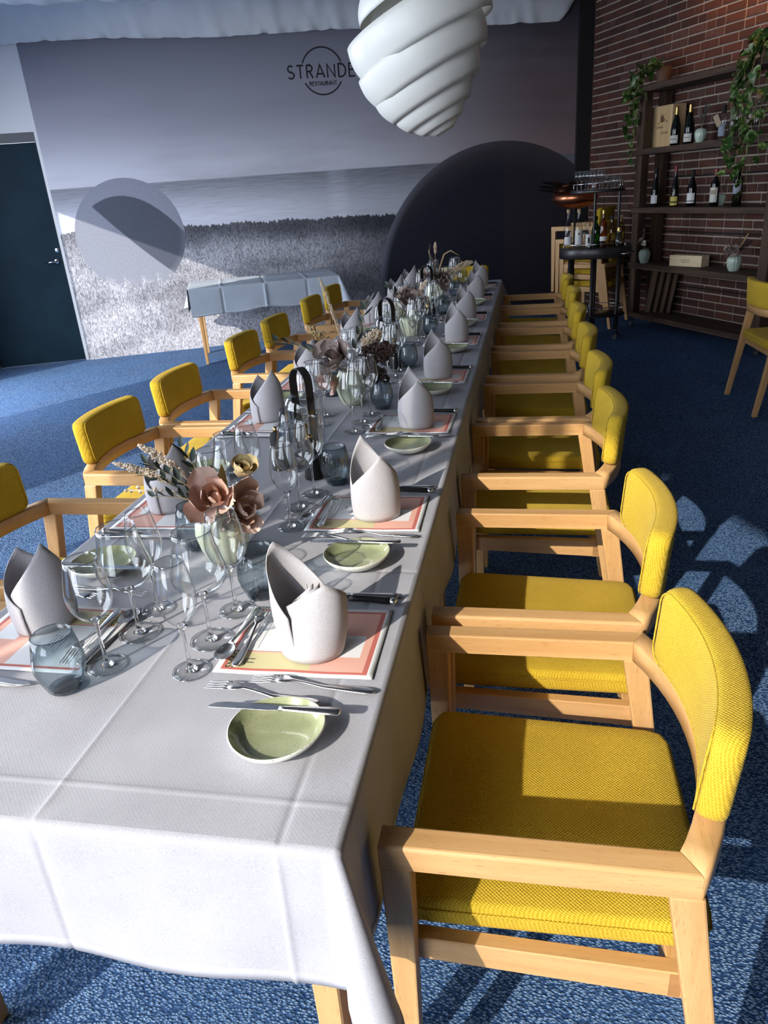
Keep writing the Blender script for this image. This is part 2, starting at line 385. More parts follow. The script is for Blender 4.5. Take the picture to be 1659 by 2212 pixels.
def m_mural():
    M = Mat('beach mural print', (0.4, 0.4, 0.45), 0.55, spec=0.3); x, y, z = M.xyz()
    v2 = lambda sx, sz, ox=0: M.vec(x * sx + ox, 0.0, z * sz)
    hz = 1.762 - x * 0.003
    shore = 1.345 - x * 0.022 + (M.noise(v2(3.5, 1), 1, 4, 0.7) - 0.5) * 0.10 + (M.noise(v2(45, 6), 1, 3, 0.6) - 0.5) * 0.09
    # sky
    sky = M.mix(z.step(1.75, 2.45), (0.78, 0.78, 0.86), (0.40, 0.395, 0.455))
    sky = M.mix(z.step(2.35, 3.25), sky, (0.20, 0.20, 0.25))
    warm = x.step(2.9, 5.6); rose = M.mix(z.step(1.75, 2.3), (0.30, 0.22, 0.22), (0.19, 0.14, 0.15))
    rose = M.mix(z.step(2.3, 3.2), rose, (0.07, 0.062, 0.078))
    sky = M.mix(warm, sky, rose)
    cl = M.noise(v2(0.6, 3.2), 1, 4, 0.55); sky = M.mix(cl.step(0.42, 0.7) * 0.30, sky, (0.30, 0.27, 0.31))
    # sea
    wv = M.noise(v2(3.5, 62), 1, 5, 0.65, 0.4)
    lum = z.step(1.34, 1.78, 0.95, 0.36) + (wv - 0.5) * 0.55
    lum = lum + ((x - 3.0).abs()).step(0.03, 0.16, 0.16, 0) * (0.4 + wv)
    lum = lum * x.step(2.0, 4.6, 1.0, 0.55)
    sea = M.mix(lum, (0.02, 0.02, 0.035), (0.86, 0.88, 0.98))
    c = M.mix((z - hz).step(-0.004, 0.004), sea, sky)
    # grass
    n1 = M.noise(v2(30, 13), 1, 4, 0.65, 3.0); n2 = M.noise(v2(120, 60), 1, 3, 0.7, 1.5); n3 = M.noise(v2(1.3, 2.6), 1, 3); bl = M.noise(v2(70, 9, 3), 1, 3, 0.6, 1.0)
    depth = shore - z
    g = n1.step(0.38, 0.62) * 0.46 + n2.step(0.3, 0.7) * 0.22 + bl.step(0.35, 0.65) * 0.16 + 0.09
    dk = depth.step(0.0, 0.26, 0.45, 1.05)
    dk = dk * (1 - ((depth - 0.12).abs()).step(0.0, 0.16, 0.35, 0) * x.step(1.4, 2.2))
    dk = dk * (n3.step(0.34, 0.62) * 0.5 + 0.62)
    dk = dk * x.step(2.4, 3.8, 1.0, 0.20) * (1 - (x - 0.9).step(-0.2, 0.6, 0, 1) * z.step(0.9, 1.25) * 0.25)
    low = z.step(0.95, 0.35, 1.0, 1.1)
    gr = M.mix(g * dk * low, (0.012, 0.014, 0.026), (0.80, 0.80, 0.88))
    c = M.mix(depth.step(0, 0.012), c, gr)
    # left ball
    bx, bz, br = 0.712, 1.262, 0.566
    dx = (x - bx) / br; dz = (z - bz) / br; d = (dx * dx + dz * dz).sqrt()
    tex = M.noise(v2(55, 55), 1, 3, 0.7)
    diag = dz + dx * 1.02 + 0.10 - dx * dx * 0.12
    upper = (dz - (0.70 - (dx + 0.10) * (dx + 0.10) * 0.60))
    dark = diag.step(-0.015, 0.015) * upper.step(-0.012, 0.012, 1, 0)
    body = M.mix(dark, M.mix(tex, (0.22, 0.235, 0.29), (0.44, 0.455, 0.53)), M.mix(tex, (0.050, 0.058, 0.082), (0.15, 0.165, 0.215)))
    body = M.mix(d.step(0.86, 1.0) * 0.30, body, (0.30, 0.31, 0.37))
    tall = (n1 * 0.5 + bl * 0.6).step(0.45, 0.62); fringe = 0.80 + (M.noise(v2(11, 1), 1, 3, 0.8) - 0.5) * 0.50
    inb = d.step(0.992, 1.004, 1, 0) * (1 - (z - fringe).step(0.05, -0.05) * (tall * 0.35 + 0.65))
    c = M.mix(inb, c, body)
    # right ball
    bx, bz, br = 4.90, 0.43, 1.50
    dx = (x - bx) / br; dz = (z - bz) / br; d2 = (dx * dx + dz * dz).sqrt()
    st = M.noise(M.vec(x * 60 + z * 40, 0.0, z * 9 - x * 4), 1, 3, 0.6)
    b2 = M.mix(st, (0.007, 0.008, 0.015), (0.030, 0.032, 0.050))
    b2 = M.mix(x.gt(4.925), b2, M.mix(st, (0.013, 0.012, 0.017), (0.042, 0.040, 0.052)))
    b2 = M.mix(d2.step(0.93, 1.0) * (dx * -1.0 + 0.25).max(0.0).min(1.0), b2, (0.17, 0.18, 0.23))
    b2 = M.mix(d2.step(0.75, 1.0) * z.step(0.9, 1.8) * 0.5, b2, (0.10, 0.085, 0.09))
    c = M.mix(d2.step(0.996, 1.003, 1, 0), c, b2)
    M.base(M.mix(0.16, c, (0.0, 0.0, 0.0))); return M.m
MURAL = m_mural()
def m_placemat():
    M = Mat('printed paper placemat', (0.8, 0.8, 0.8), 0.55); x, y, z = M.xyz()   # x 0 at the diner .. -0.292 inward, y -0.115 .. 0.115
    def rect(x0, x1, y0, y1):
        return x.gt(x0) * (1 - x.gt(x1)) * y.gt(y0) * (1 - y.gt(y1))
    c = M.mix(rect(-0.281, -0.011, -0.104, 0.104), (0.80, 0.81, 0.82), (0.56, 0.155, 0.125))
    c = M.mix(rect(-0.274, -0.020, -0.097, 0.097), c, (0.80, 0.44, 0.35))
    c = M.mix(rect(-0.274, -0.118, -0.097, -0.048), c, (0.63, 0.56, 0.31))
    c = M.mix(rect(-0.274, -0.118, -0.042, 0.097), c, (0.80, 0.81, 0.82))
    c = M.mix(rect(-0.085, -0.034, -0.052, 0.018), c, (0.82, 0.83, 0.84))
    c = M.mix(rect(-0.2335, -0.2325, -0.036, 0.09), c, (0.06, 0.05, 0.05))
    c = M.mix(rect(-0.272, -0.120, -0.0435, -0.0425), c, (0.06, 0.05, 0.05))
    ln = ((x * 900).sin()).gt(0.3) * (M.noise(M.vec(x * 180, y * 500, 0.0), 1, 2)).gt(0.45)
    c = M.mix(rect(-0.200, -0.165, -0.005, 0.055) * ln, c, (0.12, 0.12, 0.12))
    c = M.mix(rect(-0.262, -0.240, -0.010, 0.06) * ln * 0.8, c, (0.10, 0.10, 0.10))
    M.base(c); return M.m
PLACEMAT = m_placemat()

# ------------------------------------------------------------------ text as meshes
def text_mesh(body, size, mat, extrude=0.0, align='CENTER', shear=0):
    cu = bpy.data.curves.new('t', 'FONT'); cu.body = body; cu.size = size; cu.align_x = align; cu.align_y = 'CENTER'; cu.extrude = extrude; cu.shear = shear
    cu.resolution_u = 3
    o = bpy.data.objects.new('t', cu); COL.objects.link(o)
    dg = bpy.context.evaluated_depsgraph_get(); dg.update()
    me = bpy.data.meshes.new_from_object(o.evaluated_get(dg)); me.materials.clear(); me.materials.append(mat)
    bpy.data.objects.remove(o); bpy.data.curves.remove(cu); return me
def arc(cx, cy, r, a0, a1, n=10, ry=None):
    ry = ry or r
    return [(cx + r * math.cos(R(a0 + (a1 - a0) * i / n)), cy + ry * math.sin(R(a0 + (a1 - a0) * i / n))) for i in range(n + 1)]
GLYPH = {  # monoline capitals, unit height: (advance, strokes)
    'S': (0.62, [arc(0.29, 0.755, 0.235, 35, 270, 12, 0.245)[:-1] + [(0.29, 0.51)] + arc(0.29, 0.265, 0.255, 90, -150, 12, 0.245)]),
    'T': (0.66, [[(0.0, 1), (0.62, 1)], [(0.31, 1), (0.31, 0)]]),
    'R': (0.66, [[(0.04, 0), (0.04, 1)], [(0.04, 1), (0.27, 1)] + arc(0.27, 0.76, 0.25, 90, -90, 10, 0.24) + [(0.04, 0.52)], [(0.27, 0.52), (0.54, 0)]]),
    'A': (0.76, [[(0, 0), (0.36, 1), (0.72, 0)], [(0.12, 0.3), (0.60, 0.3)]]),
    'N': (0.80, [[(0.05, 0), (0.05, 1), (0.70, 0), (0.70, 1)]]),
    'D': (0.76, [[(0.05, 0), (0.05, 1), (0.24, 1)] + arc(0.24, 0.5, 0.45, 90, -90, 14, 0.5) + [(0.05, 0)]]),
    'E': (0.62, [[(0.52, 1), (0.05, 1), (0.05, 0), (0.54, 0)], [(0.05, 0.52), (0.46, 0.52)]]),
    'U': (0.74, [[(0.05, 1), (0.05, 0.32)] + arc(0.34, 0.32, 0.29, 180, 360, 12, 0.32) + [(0.63, 1)]])}
def ribbon(mb, pts, w, fn, depth):
    n = len(pts)
    L = []; Rr = []
    for i, p in enumerate(pts):
        def dirn(a, b): d = math.dist(a, b) or 1; return ((b[0] - a[0]) / d, (b[1] - a[1]) / d)
        d0 = dirn(pts[i - 1], p) if i else dirn(p, pts[1]); d1 = dirn(p, pts[i + 1]) if i < n - 1 else d0
        nx, ny = -(d0[1] + d1[1]), d0[0] + d1[0]; l = math.hypot(nx, ny) or 1; nx /= l; ny /= l
        k = min(2.2, 1 / max(0.3, nx * -d0[1] + ny * d0[0]))
        L.append((p[0] + nx * w / 2 * k, p[1] + ny * w / 2 * k)); Rr.append((p[0] - nx * w / 2 * k, p[1] - ny * w / 2 * k))
    rs = [[fn(*L[i], 0), fn(*Rr[i], 0), fn(*Rr[i], depth), fn(*L[i], depth)] for i in range(n)]
    mb.rings(rs, True, True, True, 0, False)
def word(mb, txt, x0, y0, h, w, fn, gap=0.16, depth=0.002):
    x = x0
    for ch in txt:
        adv, strokes = GLYPH[ch]
        for st in strokes: ribbon(mb, [(x + p[0] * h, y0 + p[1] * h) for p in st], w, fn, depth)
        x += (adv + gap) * h
    return x - gap * h
def word_len(txt, h, gap): return sum(GLYPH[c][0] + gap for c in txt) * h - gap * h

# ================================================================== THE SETTING
def S(o): o['kind'] = 'structure'; return o
mb = MB(); mb.box(-9, 9, -5.5, 10.8, -0.1, 0); S(mb.build('floor', CARPET))
# --- mural wall
mb = MB(); mb.box(-1.3, -0.97, 0, 0.15, 0, 3.75); mb.box(-0.97, 6.1, 0, 0.15, 2.30, 3.75); mb.box(-0.03, 6.1, 0, 0.15, 0, 2.30)
wall_back = S(mb.build('wall_back', WHITE, None, M0, MUR_ROT))
mb = MB(); mb.box(0, 5.80, -0.012, -0.0005, 0.0, 3.42)
mural = mb.build('mural_panel', MURAL, wall_back); tag(mural, 'printed beach mural with two large balls')
mb = MB(); fn = lambda a, z, d: (a, -0.0125 - d, z)
cxl, czl = 2.942, 2.698
h = 0.118; gap = 0.20; wl = word_len('STRANDEN', h, gap)
word(mb, 'STRANDEN', cxl - 0.366, czl - h * 0.50, h, 0.0155, fn, gap)
lettering = mb.build('logo_lettering', INK, mural)
mb = MB(); h2 = 0.036; word(mb, 'RESTAURANT', cxl - word_len('RESTAURANT', h2, 0.12) / 2, czl - 0.130, h2, 0.0065, fn, 0.12)
mb.build('logo_small_lettering', INK, mural)
mb = MB(); ribbon(mb, arc(cxl, czl, 0.216, 21, 159, 40), 0.014, fn, 0.002); mb.build('logo_arc', INK, mural)
mb = MB(); ribbon(mb, arc(cxl, czl, 0.216, 208, 332, 40), 0.014, fn, 0.002); mb.build('logo_arc', INK, mural)
# --- door in the mural wall
door = S(obj('door_1', None, None, M0, MUR_ROT))
tag(door, 'dark teal door beside the mural')
mb = MB(); mb.box(-0.94, -0.035, 0.045, 0.085, 0.006, 2.21); mb.build('door_leaf', DOORPAINT, door, bevel=0.002)
mb = MB(); mb.box(-0.97, -0.94, 0.0, 0.15, 0, 2.30); mb.box(-0.035, -0.03, 0.0, 0.15, 0, 2.30); mb.box(-0.94, -0.035, 0.0, 0.15, 2.215, 2.30); mb.build('door_frame', FRAMEGREY, door)
mb = MB(); mb.lathe([(0, 0), (0.026, 0), (0.028, 0.006), (0.022, 0.012), (0, 0.012)], 20)
ros = mb.mesh('rosette', CHROME)
for nm, px_, pz in (('lock_rosette', -0.075, 1.175), ('handle_rosette', -0.105, 1.065)):
    obj(nm, ros, door, (px_, 0.045, pz), rot=(R(90), 0, 0))
mb = MB(); mb.sweep([(-0.105, 0.04, 1.065), (-0.105, 0.0, 1.065), (-0.13, -0.012, 1.064), (-0.215, -0.012, 1.058)], [(0.009, 0.009)] * 3 + [(0.007, 0.009)], 8); mb.build('door_handle', CHROME, door)
mb = MB(); mb.box(-0.72, -0.27, 0.005, 0.045, 2.232, 2.262); mb.build('door_closer', WHITE, door, bevel=0.003)
# --- black corner post
mb = MB(); mb.box(5.80, 6.02, -0.05, 0.12, 0, 3.75); S(mb.build('trim_1', MATTE_BLACK, None, M0, MUR_ROT, bevel=0.003))
# --- left wall with tall windows
W1a, W1b, W2a, W2b, W3a, W3b, SILL = 0.84, 3.0, 5.3, 8.05, 8.85, 12.6, 0.12
HD2, HD3, CZ = 2.92, 3.66, 3.75
mb = MB()
mb.box(-0.2, W1a, -0.15, 0, 0, CZ); mb.box(W1b, W2a, -0.15, 0, 0, CZ); mb.box(W2b, W3a, -0.15, 0, 0, CZ); mb.box(W3b, 13.6, -0.15, 0, 0, CZ)
mb.box(W1a, W1b, -0.15, 0, 0, SILL); mb.box(W2a, W2b, -0.15, 0, 0, SILL); mb.box(W2a, W2b, -0.15, 0, HD2, CZ)
mb.box(W3a, W3b, -0.15, 0, 0, SILL); mb.box(W3a, W3b, -0.15, 0, HD3, CZ)
mb.hexa([(W1a, -0.15, 2.42), (W1b, -0.15, 3.16), (W1b, 0, 3.16), (W1a, 0, 2.42)], [(W1a, -0.15, CZ), (W1b, -0.15, CZ), (W1b, 0, CZ), (W1a, 0, CZ)])
wall_left = S(mb.build('wall_left', GREYWALL, None, A0, LEFT_ROT))
mb = MB(); mb.box(W1a, W1a + 0.05, -0.11, -0.05, SILL, 2.42); mb.box(W1b - 0.05, W1b, -0.11, -0.05, SILL, 3.14); mb.box(W1a, W1b, -0.11, -0.05, SILL, SILL + 0.06)
S(mb.build('window_1', FRAMEGREY, None, A0, LEFT_ROT))
mb = MB()
for s in (W2a + 0.03, 6.7, W2b - 0.03): mb.box(s - 0.03, s + 0.03, -0.11, -0.05, SILL, HD2)
mb.box(W2a, W2b, -0.11, -0.05, SILL, SILL + 0.06); mb.box(W2a, W2b, -0.11, -0.05, HD2 - 0.05, HD2)
S(mb.build('window_2', FRAMEGREY, None, A0, LEFT_ROT))
mb = MB()
for s, q in ((W3a + 0.05, 0.05), (9.04, 0.035), (9.17, 0.03), (9.31, 0.035), (11.3, 0.03), (W3b - 0.03, 0.03)): mb.box(s - q, s + q, -0.11, -0.05, SILL, HD3)
mb.box(W3a, W3b, -0.11, -0.05, SILL, SILL + 0.06); mb.box(W3a, W3b, -0.11, -0.05, HD3 - 0.05, HD3)
S(mb.build('window_3', FRAMEGREY, None, A0, LEFT_ROT))
# --- wall behind the camera
mb = MB(); mb.box(-1.1, 9, -5.2, -5.0, 0, 3.75); S(mb.build('wall_front', DARKWALL))
# --- ceiling
XL = lambda y: A0.x + (A0.y - y) * LD.x / -LD.y - 0.12
poly = [(XL(-5.5), -5.5), (9, -5.5), (9, 10.8), (XL(10.8), 10.8)]
mb = MB(); mb.rings([[(x, y, CZ) for x, y in poly], [(x, y, CZ + 0.05) for x, y in poly]], smooth=False); S(mb.build('ceiling', DARKWALL))
# --- draped white fabric under the ceiling along the mural
PROF = [(0.030, 3.045), (0.045, 3.055), (0.075, 3.13), (0.13, 3.24), (0.24, 3.34), (0.42, 3.40), (0.55, 3.43), (0.66, 3.36), (0.80, 3.245), (0.98, 3.165), (1.15, 3.14), (1.32, 3.16),
        (1.52, 3.23), (1.72, 3.34), (1.88, 3.43), (2.05, 3.33), (2.3, 3.22), (2.55, 3.18), (2.8, 3.21), (3.05, 3.32), (3.25, 3.43), (3.6, 3.25), (3.95, 3.2), (4.3, 3.28), (4.6, 3.43)]
mb = MB()
def fab(u, v):
    k = v * (len(PROF) - 1); i = min(int(k), len(PROF) - 2); t = k - i
    d = PROF[i][0] + (PROF[i + 1][0] - PROF[i][0]) * t; z = PROF[i][1] + (PROF[i + 1][1] - PROF[i][1]) * t
    a = -1.05 + u * 6.80
    wr = math.sin(a * 23 + 3 * math.sin(a * 2.1) + v * 9) * 0.008 + math.sin(a * 9 + v * 17) * 0.010 + math.sin(a * 41 + v * 30 + 2 * math.sin(a * 5)) * 0.004
    near = max(0, 1 - v * 9)
    end = max(0, (a - 5.55) / 0.2) ** 2
    return (a, -d - abs(wr) * near * 2 - 0.02 * near * (1 + math.sin(a * 3.1)), z + wr * (0.8 - 0.45 * near) + end * 0.25 * (0.3 + near) + 0.012 * math.sin(a * 2.3) * near)
mb.grid(fab, 260, (len(PROF) - 1) * 2)
S(tag(mb.build('ceiling_drape', FABRIC, None, M0, MUR_ROT, normals=False), 'white fabric swags below the ceiling'))

# --- brick wall
wall_right = S(obj('wall_right', None, None, W0, WALL_ROT)); tag(wall_right, 'red brick wall behind the wine rack')
mb = MB(); mb.box(-0.3, 16, 0.0, 0.2, 0, 3.75); mb.build('mortar', MORTAR, wall_right)
CH = 0.0745; BH = 0.0605
def brick_mesh(l, seed):
    r = random.Random(seed); j = lambda: r.uniform(-0.002, 0.002); m = MB()
    f = [(j(), -0.008, j()), (l + j(), -0.008, j()), (l + j(), -0.008, BH + j()), (j(), -0.008, BH + j())]
    b = [(0, 0.01, 0), (l, 0.01, 0), (l, 0.01, BH), (0, 0.01, BH)]
    m.add(f + b, [(0, 1, 2, 3), (0, 4, 5, 1), (1, 5, 6, 2), (2, 6, 7, 3), (3, 7, 4, 0)])
    return m
BM = {(l, k): brick_mesh(l, k + int(l * 1000)).mesh('brick', BRICK, bevel=0.003, seg=1) for l in (0.227, 0.108) for k in range(4)}
rest = MB(); cand = []
for row in range(47):
    z = row * CH + 0.007; x = -0.25 - rnd.choice((0, 0.06, 0.12, 0.18)); c = 0
    while x < 6.0:
        l = 0.108 if rnd.random() < 0.16 else 0.227
        cand.append((x, z, l)); x += l + 0.0125
cand = [c for c in cand if c[0] > -0.2]
hidden = lambda c: not (1.05 < c[0] < 2.85)
solo = sorted([c for c in cand if not hidden(c)], key=lambda c: -c[0])
solo = [c for c in solo if c[1] < 3.2][:300]; ss = set(solo)
for (x, z, l) in solo: obj('brick', BM[(l, rnd.randrange(4))], wall_right, (x, 0, z))
for (x, z, l) in cand:
    if (x, z, l) in ss: continue
    q = brick_mesh(l, rnd.randrange(40)); rest.add([(p[0] + x, p[1], p[2] + z) for p in q.v], q.f)
o = rest.build('brickwork', BRICK, wall_right, normals=False); o['kind'] = 'stuff'

# ================================================================== ARMCHAIRS
def make_chair():
    t = thing('dining_armchair', 'x', 'armchair')
    # plan of the arms and the bent back rail, front edge at x = 0, back towards +x
    path = [(0.0, -0.274), (0.430, -0.274)]
    cx, rr = -0.058, 0.56; a1 = math.degrees(math.asin(0.274 / rr))
    path += [(cx + rr * math.cos(R(a)), rr * math.sin(R(a))) for a in [-a1 + (2 * a1) * i / 16 for i in range(1, 16)]]
    path += [(0.430, 0.274), (0.0, 0.274)]
    n = len(path); off = []
    for i, p in enumerate(path):
        d0 = Vector(p) - Vector(path[i - 1]) if i else Vector(path[1]) - Vector(p)
        d1 = Vector(path[i + 1]) - Vector(p) if i < n - 1 else d0
        d0.normalize(); d1.normalize(); nn = Vector((-(d0.y + d1.y), d0.x + d1.x)).normalized()
        off.append(nn / max(0.5, nn.dot(Vector((-d0.y, d0.x)))))
    sec = [(-0.021, 0.616), (0.021, 0.616), (0.021, 0.658), (0.019, 0.660), (-0.017, 0.660), (-0.021, 0.656)]
    ring = lambda i: [(path[i][0] + off[i].x * s, path[i][1] + off[i].y * s, z) for s, z in sec]
    for a, b, nm, mat in ((0, 1, 'armrest', BEECH[0]), (n - 2, n - 1, 'armrest', BEECH[0]), (1, n - 2, 'back_rail', BEECH[1])):
        mb = MB(); mb.rings([ring(i) for i in range(a, b + 1)], smooth=False)
        if nm == 'back_rail': mb.sm = [len(f) == 4 for f in mb.f]
        mb.build(nm, mat, t, bevel=0.0015 if nm == 'armrest' else 0, seg=1)
    for sy in (-1, 1):
        mb = MB(); y0 = sy * 0.274
        mb.hexa([(0.006, y0 - 0.014, 0), (0.036, y0 - 0.014, 0), (0.036, y0 + 0.014, 0), (0.006, y0 + 0.014, 0)],
                [(0.0, y0 - 0.0205, 0.617), (0.046, y0 - 0.0205, 0.617), (0.046, y0 + 0.0205, 0.617), (0.0, y0 + 0.0205, 0.617)])
        mb.build('leg', BEECH[2], t, bevel=0.003)
        mb = MB(); yb = sy * 0.282
        mb.hexa([(0.505, yb - 0.014, 0), (0.537, yb - 0.014, 0), (0.537, yb + 0.014, 0), (0.505, yb + 0.014, 0)],
                [(0.400, y0 - 0.0205, 0.617), (0.448, y0 - 0.0205, 0.617), (0.448, y0 + 0.0205, 0.617), (0.400, y0 + 0.0205, 0.617)])
        mb.build('leg', BEECH[2], t, bevel=0.004)
        mb = MB(); ys = sorted((sy * 0.236, sy * 0.262))
        mb.hexa([(0.03, ys[0], 0.385), (0.445, ys[0], 0.365), (0.445, ys[1], 0.365), (0.03, ys[1], 0.385)],
                [(0.03, ys[0], 0.432), (0.445, ys[0], 0.420), (0.445, ys[1], 0.420), (0.03, ys[1], 0.432)])
        mb.build('side_rail', BEECH[0], t, bevel=0.002, seg=1)
    mb = MB(); mb.box(0.012, 0.034, -0.262, 0.262, 0.385, 0.432); mb.build('front_rail', BEECH[1], t, bevel=0.002, seg=1)
    mb = MB(); mb.box(0.42, 0.442, -0.262, 0.262, 0.365, 0.420); mb.build('rear_rail', BEECH[1], t, bevel=0.002, seg=1)
    # seat pad
    out = dense([(p[1] + 0.252, p[0]) for p in rrect(0.475, 0.475, 0.03, 5, 0, 0, 0.06)], 64)
    zc = lambda x: 0.452 - 0.022 * (x - 0.26)
    mb = MB(); pad(mb, out, 0.055, 0.016, lambda s, v, d: (s, v, zc(s) + d), 0.007, (0.26, 0))
    seat = mb.build('seat', WOOL, t)
    mb = MB(); mb.sweep([(p[0] * 1.004 - 0.001, p[1] * 1.006, zc(p[0]) + 0.010) for p in out + out[:1]], (0.0022, 0.0022), 6); mb.build('piping', WOOL, seat)
    # back pad on the bent rail, leaning back a little
    half = 0.217
    out = dense(rrect(2 * half, 0.160, 0.030, 6), 84)
    def bend(s, v, d):
        z = 0.741 + v; lean = (z - 0.66) * 0.08; r = rr + lean - d; a = s / rr
        return (cx + r * math.cos(a), r * math.sin(a), z)
    mb = MB(); pad(mb, out, 0.046, 0.016, bend, 0.002); bk = mb.build('backrest', WOOL, t)
    o2 = [(p[0] * 0.975, p[1] * 0.93) for p in out]
    mb = MB(); mb.sweep([bend(p[0], p[1], 0.0230) for p in o2 + o2[:1]], (0.0018, 0.0018), 6); mb.build('piping', WOOL, bk)
    return t
CHAIR = Kind(make_chair)
ORD = ['nearest', 'second', 'third', 'fourth', 'fifth', 'sixth', 'seventh', 'farthest']
RC = [0.385, 1.01, 1.84, 2.46, 3.17, 3.87, 4.62, 5.36]
LC = [0.42, 1.075, 1.875, 2.487, 3.36, 3.965, 4.84, 5.48]
for i, y in enumerate(RC):
    CHAIR.put(f'mustard yellow beech armchair, {ORD[i]} in the row on the right of the long table', (0.024 + 0.006 * math.sin(i * 2.3), y, 0), R(rnd.uniform(-0.6, 0.6)) if i else 0, 'armchairs at the long table')
for i, y in enumerate(LC):
    CHAIR.put(f'mustard yellow beech armchair, {ORD[i]} in the row on the left of the long table', (-TW - 0.012 + (0.08 if i == 0 else 0.0), y, 0), math.pi + R(rnd.uniform(-0.4, 0.4)), 'armchairs at the long table')
CHAIR.put('mustard yellow armchair at the far head of the long table', (-0.36, TL + 0.03, 0), R(90), 'armchairs at the long table')
CHAIR.put('mustard yellow armchair standing alone beside the wine rack at the right edge', (2.165, 4.63, 0), R(184))
# a stack of spare armchairs behind the drinks trolley
for k in range(4):
    CHAIR.put(['lowest yellow armchair of the stack behind the drinks trolley', 'second yellow armchair from the bottom of the stack behind the trolley', 'third yellow armchair from the bottom of the stack behind the trolley', 'topmost yellow armchair of the stack behind the drinks trolley'][k],
              (0.70 - 0.044 * k, 8.03 + 0.0195 * k, 0.125 * k), R(-24), 'stacked spare armchairs')

# ================================================================== TABLES AND CLOTHS
def make_table(name, label, L, W, H, loc, rz=0, group=None, inset=0.025, leg=0.048, taper=0.75):
    """table, x 0..L, y 0..W"""
    t = thing(name, label, 'table', loc, rz, group)
    mb = MB(); mb.box(0, L, 0, W, H - 0.025, H); mb.build('tabletop', BEECH[0], t, bevel=0.003, seg=1)
    mb = MB(); e = inset + 0.01
    mb.box(e, L - e, e, e + 0.02, H - 0.050, H - 0.0255); mb.box(e, L - e, W - e - 0.02, W - e, H - 0.050, H - 0.0255)
    mb.box(e, e + 0.02, e + 0.02, W - e - 0.02, H - 0.050, H - 0.0255); mb.box(L - e - 0.02, L - e, e + 0.02, W - e - 0.02, H - 0.050, H - 0.0255)
    mb.build('apron', BEECH[0], t)
    for lx in (inset, L - inset - leg):
        for ly in (inset, W - inset - leg):
            k = leg * taper; q = (leg - k) / 2
            mb = MB(); mb.hexa([(lx + q, ly + q, 0), (lx + q + k, ly + q, 0), (lx + q + k, ly + q + k, 0), (lx + q, ly + q + k, 0)],
                               [(lx, ly, H - 0.0255), (lx + leg, ly, H - 0.0255), (lx + leg, ly + leg, H - 0.0255), (lx, ly + leg, H - 0.0255)])
            mb.build('leg', BEECH[2], t, bevel=0.003, seg=1)
    return t
